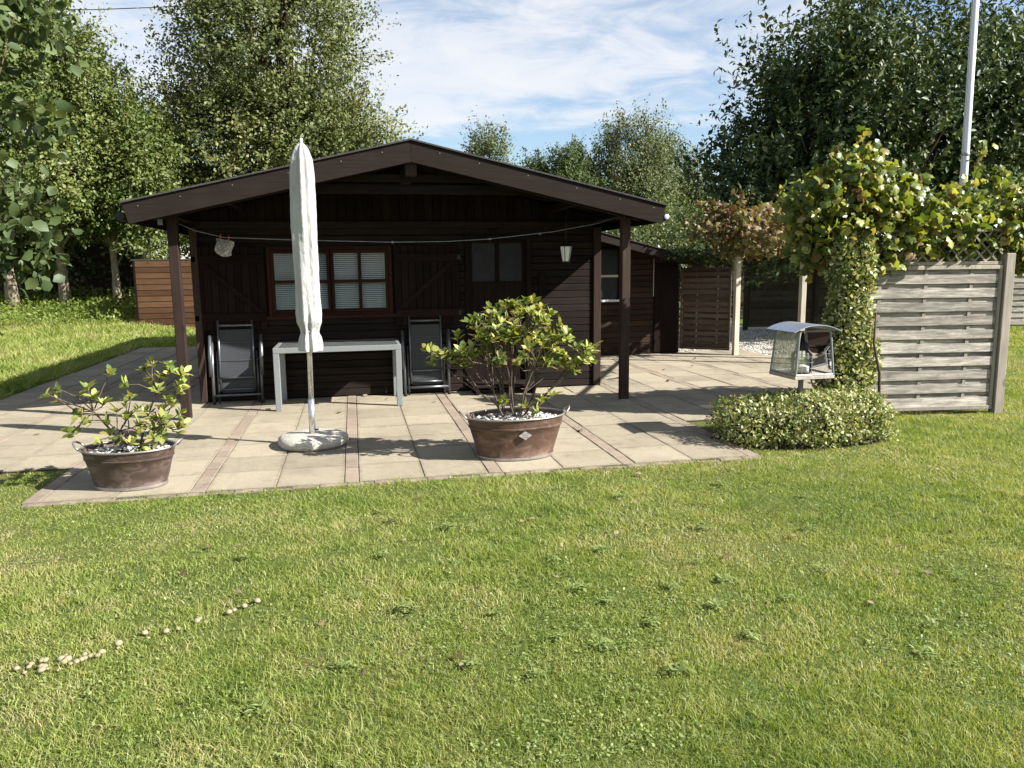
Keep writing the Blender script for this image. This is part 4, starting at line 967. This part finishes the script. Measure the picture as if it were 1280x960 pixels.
# --- vines
def vine(name, label, pos, lobes, n, ls, mat, nmax, bunches, cat='vine', shoots=()):
    e = empty(name, pos, label, cat); L = np.array(lobes, float); a = L[:, 3]*L[:, 5]
    li = rng.choice(len(L), n, p=a/a.sum()); d = rdir(n); r = .3+.92*rng.uniform(0, 1, n)**.8
    P = L[li, :3]+d*r[:, None]*L[li, 3:]
    for (s0, s1, k) in shoots:
        t = rng.uniform(0, 1, (k, 1)); P = np.vstack([P, np.array(s0)*(1-t)+np.array(s1)*t+rng.normal(size=(k, 3))*.05])
    n = len(P)
    fr = frames(P, nrm(rdir(n)*.9+[0, -.2, -.5]), nrm(rdir(n)*.8+[.35, -.45, .55]), ls*rng.uniform(.6, 1.3, n)); leaf_parts(LOBED, fr, mat, e, nmax)
    b = MB()
    for k in range(30):
        l, l2 = L[random.randrange(len(L))], L[random.randrange(len(L))]; p = l[:3]+rdir(1)[0]*l[3:]*.7; q = l2[:3]+rdir(1)[0]*l2[3:]*.9; m = (p+q)/2+rng.normal(size=3)*.1
        if np.linalg.norm(p-q) < 1.6: b.tube([p, m, q], [.012, .009, .004], 5, False)
    for (s0, s1, k) in shoots: b.tube([s0, s1], [.008, .003], 5, False)
    b.build('canes', 'twig', e)
    for (x, y, z) in bunches:
        k = 38; t = rng.uniform(0, 1, k); r = .05*(1-t*.75); an = rng.uniform(0, 6.28, k)
        G_ = np.stack([x+r*np.cos(an), y+r*np.sin(an), z-t*.15], -1); v, f = ICO
        Vv = (v[None]*.017+G_[:, None]).reshape(-1, 3); Ff = (f[None]+(np.arange(k)*12)[:, None, None]).reshape(-1, 3)
        link(bpy.data.objects.new('grape_bunch', npmesh('grape_bunch', Vv, Ff, 'grape', True)), e)
    return e
vine('grape_vine', 'sunlit green grape vine spreading over the ivy column and grey fence', (5.1, 7.1, 0),
     [(.8, -.08, 1.82, .6, .2, .15), (1.6, -.06, 1.86, .5, .22, .16), (-.05, .1, 2.05, .52, .42, .52), (-.32, .15, 1.95, .32, .3, .42), (-.3, .4, 2.2, .3, .35, .35), (.0, .1, 2.45, .38, .32, .32), (.6, .1, 2.1, .55, .42, .34), (1.2, .1, 1.98, .55, .42, .32), (1.75, .1, 2.1, .5, .42, .36), (2.3, .2, 2.0, .5, .4, .40), (.15, .05, 1.66, .3, .28, .2), (2.2, .1, 1.72, .4, .3, .2)], 6600, .096, 'l_vine', 300,
     [(-.2, -.1, 1.78), (.1, -.18, 1.9), (.55, -.16, 1.86), (1.0, -.15, 1.80), (1.9, -.12, 1.82)],
     shoots=(((.6, .1, 2.2), (.78, .05, 2.55), 16), ((1.3, .1, 2.2), (1.42, .0, 2.78), 26), ((1.55, .1, 2.2), (1.68, .05, 2.68), 22), ((.05, .1, 2.5), (.0, .05, 2.9), 22), ((2.0, .1, 2.2), (2.1, 0, 2.6), 16)))
vine('autumn_vine', 'brown and red autumn vine arching from the pale gate post towards the green vine', (6.56, 12.2, 0), [(-.5, .1, 2.3, .42, .4, .34), (.2, -.2, 2.4, .5, .4, .25), (-.15, -.9, 2.2, .45, .4, .32), (-.55, -1.7, 2.15, .4, .5, .32), (-.75, -2.3, 2.1, .4, .5, .34), (-.9, -3.0, 2.1, .35, .5, .32), (-.2, .1, 2.25, .40, .4, .42), (.15, 0, 2.15, .40, .4, .36), (.5, -.35, 2.2, .40, .4, .32), (.85, -.7, 2.25, .36, .4, .36), (-.05, 0, 1.95, .3, .3, .2)], 1500, .10, 'l_autumn', 300, [], shoots=(((-.3, .1, 2.4), (-.75, .1, 2.62), 26), ((-.1, 0, 2.4), (-.15, -.1, 2.85), 24), ((.3, -.2, 2.3), (.45, -.3, 2.75), 24), ((-.4, .1, 2.1), (-.85, .15, 2.2), 24), ((.8, -.7, 2.3), (.9, -.9, 2.7), 20), ((.1, 0, 2.0), (.25, -.1, 1.66), 20), ((-.2, 0, 2.0), (-.35, 0, 1.7), 20)))
# dark creeper over the annex roof end and gate top
blob('roof_creeper', 'dark creeper hanging over the low end of the annex roof', 'climber', (5.9, 12.7, 0), [(-.25, 0, 1.78, .4, .25, .10), (.2, 0, 1.68, .45, .2, .12), (.65, .05, 1.64, .3, .15, .10)], 1800, .06, 'l_dark', DIAMOND, .3, core=False)

# --- rhododendrons: stems, whorls of leaves
def rhodo(name, label, pos, tips, lsz, kmin, kmax, extra=()):
    e = empty(name, pos, label, 'shrub'); T = np.array(tips, float); b = MB()
    nc = max(4, len(T)//14); C = T[rng.permutation(len(T))[:nc]]
    for _ in range(6):
        lab = np.argmin(((T[:, None]-C[None])**2).sum(-1), 1); C = np.array([T[lab == i].mean(0) if (lab == i).any() else C[i] for i in range(nc)])
    dirs = np.zeros_like(T)
    for i in range(nc):
        I = np.where(lab == i)[0]
        if not len(I): continue
        c = C[i]; root = np.array([c[0]*.22+random.uniform(-.04, .04), c[1]*.2+random.uniform(-.03, .03), 0]); n1 = root*.45+c*.45+rng.normal(size=3)*.02; n1[2] = c[2]*.42; n2 = root*.2+c*.75+rng.normal(size=3)*.03; n2[2] = c[2]*.78
        r0 = .010 if c[2] > .3 else .007
        b.tube([root, (root+n1)/2+rng.normal(size=3)*.015, n1, n2], [r0, r0*.85, r0*.75, r0*.6], 6, False)
        for j in I:
            m = (n2+T[j])/2+rng.normal(size=3)*.025; st = n2 if random.random() < .85 else n1
            if st is n1: m = (n1+T[j])/2+rng.normal(size=3)*.03
            b.tube([st, m, T[j]], [r0*.5, .0045, .0035], 5, False); dirs[j] = T[j]-m
    b.build('stems', 'twig', e, True)
    P, A, N = [], [], []
    for j, tp in enumerate(T):
        d = nrm(dirs[j]+np.array([0, 0, .06])); u = nrm(np.cross(d, [.3, .9, .2])); w = np.cross(d, u); k = random.randint(kmin, kmax); a0 = random.uniform(0, 6.28)
        for q in range(k):
            an = a0+q*2.4; be = random.uniform(.45, 1.35); rad = math.cos(an)*u+math.sin(an)*w
            P.append(tp-d*random.uniform(0, .05)); A.append(d*math.cos(be)+rad*math.sin(be)); N.append(d*math.sin(be)-rad*math.cos(be)+rng.normal(size=3)*.15)
    P, A, N = map(np.array, (P, A, N)); fr = frames(P, A, N, lsz*rng.uniform(.65, 1.2, len(P)))
    leaf_parts(ELL2, fr, 'l_rhodo', e, 300); return e
ELL2 = _ell(.255, .035, .10)
def inl(c, r, n, zb=-1): 
    d = rdir(n); d[:, 2] = np.maximum(d[:, 2], zb); return [tuple(np.array(c)+q*np.array(r)*random.uniform(.55, 1)) for q in d]
tips = inl((-.02, .02, .80), (.45, .34, .25), 88, -.4)+inl((0, -.05, .58), (.44, .30, .2), 44, -.5)+inl((-.52, -.04, .60), (.22, .2, .15), 22)+inl((.47, -.04, .57), (.27, .24, .18), 40)+[(-.12, -.1, .20), (.05, -.14, .16), (.22, -.1, .2), (.14, -.12, .10), (.32, -.06, .22)]
rhodo('rhododendron', 'full yellow green rhododendron growing in the large copper tub', (1.30, 6.23, .32), tips, .078, 7, 10)
tips = [(-.50, -.05, .47), (-.44, 0, .50), (-.30, .04, .46), (-.20, -.02, .44), (-.10, .08, .60), (-.02, .1, .36), (.12, .1, .62), (.20, .06, .66), (.26, .1, .55), (.34, .05, .60), (.42, .04, .58), (.36, .1, .44), (.30, 0, .40), (.1, -.02, .34), (.02, -.05, .28), (-.12, -.06, .26), (-.26, -.04, .26), (-.36, -.02, .18), (-.32, 0, .34), (.2, -.04, .26), (.30, -.06, .22), (.36, -.02, .16), (.06, -.14, .10), (.14, -.15, .06), (-.02, -.12, .12), (.26, -.1, .14), (-.18, -.1, .12), (.18, .02, .18), (.38, .02, .28), (-.46, .03, .42), (-.24, .0, .50), (-.15, .05, .38), (.16, .12, .52), (.3, .12, .63), (.24, .0, .48), (.4, .0, .50), (.05, .0, .42), (-.05, -.03, .33), (.16, -.06, .32), (.26, -.02, .33), (.33, .04, .36), (.1, -.1, .18), (.2, -.12, .12), (-.1, -.1, .16), (.28, -.08, .28), (.0, .05, .5), (-.3, -.05, .3), (.4, -.02, .2), (.12, -.12, .24)]
rhodo('rhododendron', 'sparse leggy rhododendron growing in the smaller dark tub', (-1.68, 6.04, .27), tips, .080, 7, 10)

# --- lawn grass
def in_lawn(x, y):
    k = (y < PY0-.05+.075*(vnoise(x, y*0, 4, 77)-.4)+.035*vnoise(x, y*0, 27, 78)) | ((x < FRONT_L-.03) & (y < 6.66)) | ((x > 4.7) & (y < 7.25)) | ((x > 6.95) & (y < 11.2)) | ((x < LEFT-.02) & (y > 6.7) & (y < 30))
    k |= (y < 6.0) & (x > 3.32) & (((x-4.05)/.97)**2+((y-6.32)/.5)**2 > 1); k |= ((x > 4.7) & (y < 6.6) & (((x-4.05)/.97)**2+((y-6.32)/.5)**2 > 1))
    k |= (x > 10.9+(y-11.4)*.28) & (y > 11.2) & (y < 16)
    k |= (x > LEFT) & (x < -1.2) & (y > 17.3) & (y < 22)
    return k
def vnoise(x, y, s, seed):
    r = np.random.default_rng(seed); T = r.uniform(0, 1, (64, 64)); x, y = x*s+17, y*s+9; i, j = np.floor(x).astype(int), np.floor(y).astype(int); u, v = x-i, y-j; u, v = u*u*(3-2*u), v*v*(3-2*v)
    g = lambda a, b: T[a % 64, b % 64]
    return (g(i, j)*(1-u)+g(i+1, j)*u)*(1-v)+(g(i, j+1)*(1-u)+g(i+1, j+1)*u)*v
def grass(name, label, y0, y1, dens, p, h, w, xr, seg2, seed):
    yy = np.linspace(y0, y1, 400); wd = xr(yy); den = dens*(3/yy)**p*(wd[1]-wd[0]); n = int(float(np.sum((den[1:]+den[:-1])/2*np.diff(yy)))); cdf = np.cumsum(den); cdf /= cdf[-1]
    y = np.interp(rng.uniform(0, 1, n), cdf, yy); a, b = xr(y); x = a+(b-a)*rng.uniform(0, 1, n)
    k = in_lawn(x, y) & (y > 2.28-.21*(x+1.2)) & (rng.uniform(0, 1, n) < .18+1.1*vnoise(x, y, 5, seed)*(.5+vnoise(x, y, 13, seed+4))); x, y = x[k], y[k]; n = len(x)
    H = h*rng.uniform(.4, 1.5, n)*(.5+1.0*vnoise(x, y, 1.3, seed+1))*(.6+.8*vnoise(x, y, 8, seed+2)); Wd = w*rng.uniform(.6, 1.3, n)*(y/3.4)**.5
    an = rng.uniform(0, 6.28, n); la = rng.uniform(0, 6.28, n); ln_ = H*rng.uniform(.2, 1.7, n)
    B = np.stack([x, y, gh(x, y)], -1); s = np.stack([np.cos(an)*Wd/2, np.sin(an)*Wd/2, 0*x], -1); lv = np.stack([np.cos(la)*ln_, np.sin(la)*ln_, H], -1)
    tip = B+lv
    if seg2:
        mid = B+lv*np.array([.32, .32, .62]); V = np.stack([B-s, B+s, mid-s*.8, mid+s*.8, tip], 1); F = np.array([(0,1,3),(0,3,2),(2,3,4)])[None]+(np.arange(n)*5)[:, None, None]
    else:
        V = np.stack([B-s, B+s, tip], 1); F = np.array([(0,1,2)])[None]+(np.arange(n)*3)[:, None, None]
    o = link(bpy.data.objects.new(name, npmesh(name, V.reshape(-1, 3), F.reshape(-1, 3), 'grass'))); return tag(o, label, 'grass', kind='stuff')
fanx = lambda y: (-.46*y-.7, 1.06*y+.8)
grass('grass', 'short sunlit lawn grass in the foreground', 1.5, 4.4, 23000, 1.25, .021, .0033, fanx, True, 3)
grass('grass', 'short lawn grass running up to the patio edge', 4.4, 11.3, 23000, 1.5, .023, .0042, fanx, False, 5)
grass('grass', 'longer grass on the bank beside the left grove', 9, 29, 9000, 1.2, .095, .011, lambda y: (-.52*y-1.5, -.13*y-.2), False, 8)
grass('grass', 'lawn strip seen beside the far right fence panel', 11.2, 16, 15000, 1.5, .04, .008, lambda y: (.88*y, 1.08*y+.5), False, 15)
# clover and other tiny broad leaves woven through the lawn
n = 52000; y = 2.2+3.5*rng.uniform(0, 1, n)**1.2; a_, b_ = fanx(y); x = a_+(b_-a_)*rng.uniform(0, 1, n)
k = in_lawn(x, y) & (rng.uniform(0, 1, n) < np.clip((vnoise(x, y, 2.2, 91)*.6+vnoise(x, y, 7, 92)*.5-.42)*3.2, .04, 1)); x, y = x[k], y[k]; n = len(x)
P = np.stack([x, y, rng.uniform(.006, .022, n)], -1)
tag(leaf_obj('clover', DIAMOND, frames(P, rdir(n)*[1, 1, .35], nrm(rdir(n)*.5+[0, 0, 1]), rng.uniform(.008, .02, n)), 'l_weed', None), 'small broad clover leaves woven through the foreground lawn', 'clover', kind='stuff')
# --- undergrowth under the grove
def under(name, label, x0, x1, y0, y1, h, n, ls, mat):
    x = rng.uniform(x0, x1, n); y = rng.uniform(y0, y1, n); hh = h*(.35+.9*vnoise(x, y, .9, 21)); P = np.stack([x, y, gh(x, y)+hh*rng.uniform(.1, 1, n)], -1)
    o = leaf_obj(name, DIAMOND, frames(P, nrm(rdir(n)+[0, 0, .5]), nrm(rdir(n)*.8+[0, 0, .9]), ls*rng.uniform(.5, 1.3, n)), mat, None); return tag(o, label, 'undergrowth', kind='stuff')
under('undergrowth', 'leafy nettles and weeds at the foot of the left grove', -13, -5.9, 23.6, 28.5, .55, 7000, .10, 'l_under')
under('undergrowth', 'low leafy cover in front of the shed and grove', -12, -6.0, 21.3, 23.8, .35, 3600, .09, 'l_under')
# large-leaved plant at the left edge
bl = empty('broadleaf_plant', (-7.6, 17.2, 0), 'plant with big round grey green leaves at the left edge of the lawn', 'plant')
P = np.array([(random.uniform(-.4, .4), random.uniform(-.3, .3), random.uniform(.25, .5)) for _ in range(16)]); A = rdir(16)*[1, 1, .3]
leaf_parts(HAZEL, frames(P, A, nrm(rdir(16)*.35+[.2, -.3, 1]), np.full(16, .38)), 'l_hazel', bl); b = MB()
for q in P: b.tube([(q[0]*.3, q[1]*.3, 0), q], [.012, .008], 5, False)
b.build('stalks', 'twig', bl)
# --- broadleaf weeds, fallen leaves and mushrooms in the lawn
def rosette(seed):
    k = random.randint(22, 34); a = rng.uniform(0, 6.28, k); A = np.stack([np.cos(a), np.sin(a), rng.uniform(-.05, .8, k)], -1)
    return npmesh('weed', *leaves(_ell(.17, .03, .25), frames(np.stack([rng.normal(size=k)*.02, rng.normal(size=k)*.011, rng.uniform(.012, .02, k)], -1), A, np.tile([0, 0, 1.], (k, 1)), rng.uniform(.018, .042, k))), 'l_weed')
rz = [rosette(i) for i in range(5)]
spots = [(-.05,3.02),(.62,3.3),(.95,3.85),(.48,3.9),(.7,2.75),(1.1,3.25),(1.25,3.05),(1.45,3.35),(1.7,3.7),(1.0,2.85),(.35,2.9),(1.65,2.85),(1.9,3.1),(2.3,3.4),(.2,3.45),(.1,4.1),(1.35,4.0),(2.0,4.2),(2.7,4.0),(-.35,2.75),(.55,4.5),(1.8,4.9),(3.0,4.6),(2.5,2.75),(2.2,2.55),(-.6,4.3),(.85,3.0),(1.2,2.65),(.25,4.75),(2.55,5.0),(1.55,3.1),(1.0,3.5),(1.85,3.45),(2.9,3.2),(.0,3.6),(.7,5.1)]
for i, (x, y) in enumerate(spots):
    for d in range(1):
        o = inst('weed', rz[(i+d) % 5], None, (x+random.uniform(-.07, .07), y+random.uniform(-.06, .06), .01), (0, 0, random.uniform(0, 6)), (random.uniform(.8, 1.25),)*3); tag(o, 'flat rosette of broad pale green weed leaves growing in the lawn', 'weed', 'weeds in the lawn')
def dead():
    v, f = HAZEL; v = v.copy(); v[:, 2] += rng.normal(size=len(v))*.12; return npmesh('fallen_leaf', v-np.array([.5, 0, 0]), f, 'l_dead')
dm = [dead() for _ in range(5)]
for i in range(56):
    y = rng.uniform(2.6, 5.7); x = rng.uniform(-.40*y, .92*y)
    o = inst('fallen_leaf', dm[i % 5], None, (x, y, .026), (random.uniform(-.4, .4), random.uniform(-.4, .4), random.uniform(0, 6)), (random.uniform(.022, .055),)*3); tag(o, 'dry brown fallen leaf lying in the lawn grass', 'fallen leaf', 'fallen leaves on the lawn')
for (x, y) in ((.35, 9.35), (-.2, 8.6), (.9, 9.0), (4.2, 9.8), (2.1, 7.0), (2.3, 9.2), (.1, 9.68), (.62, 9.6), (-1.0, 9.0), (5.2, 11.2), (4.6, 10.9), (3.9, 8.5), (5.6, 12.0), (-3.1, 8.2), (1.6, 9.1)):
    o = inst('fallen_leaf', dm[random.randrange(5)], None, (x, y, .032), (random.uniform(-.3, .3), random.uniform(-.3, .3), random.uniform(0, 6)), (random.uniform(.05, .085),)*3); tag(o, 'dry brown fallen leaf lying on the patio paving', 'fallen leaf', 'fallen leaves on the patio')
cap = MB().lathe([(.006, 0), (.006, .02), (.021, .022), (.024, .030), (.018, .040), (.006, .045)], 10).mesh('mushroom', 'mush', True)
arc = [(-1.40,3.27),(-1.36,3.25),(-1.33,3.28),(-1.30,3.24),(-1.28,3.30),(-1.25,3.28),(-1.22,3.26),(-1.20,3.31),(-1.17,3.28),(-1.13,3.33),(-1.10,3.36),(-1.06,3.35),(-1.0,3.41),(-.97,3.45),(-.94,3.47),(-.90,3.45),(-.80,3.53),(-.77,3.55),(-.73,3.56),(-.66,3.58),(-.61,3.64),(-.58,3.68),(-.57,3.72)]
for (x, y) in arc:
    for d in range(1+2*(x < -1.1)):
        s = random.uniform(.35, .75); o = inst('mushroom', cap, None, (x+.03+random.uniform(-.04, .04), y+random.uniform(-.04, .04), -.003*s), (random.uniform(-.25, .25), random.uniform(-.25, .25), 0), (s, s, s)); tag(o, 'small cream mushroom cap in the curved row across the lawn', 'mushroom', 'row of mushrooms in the lawn')
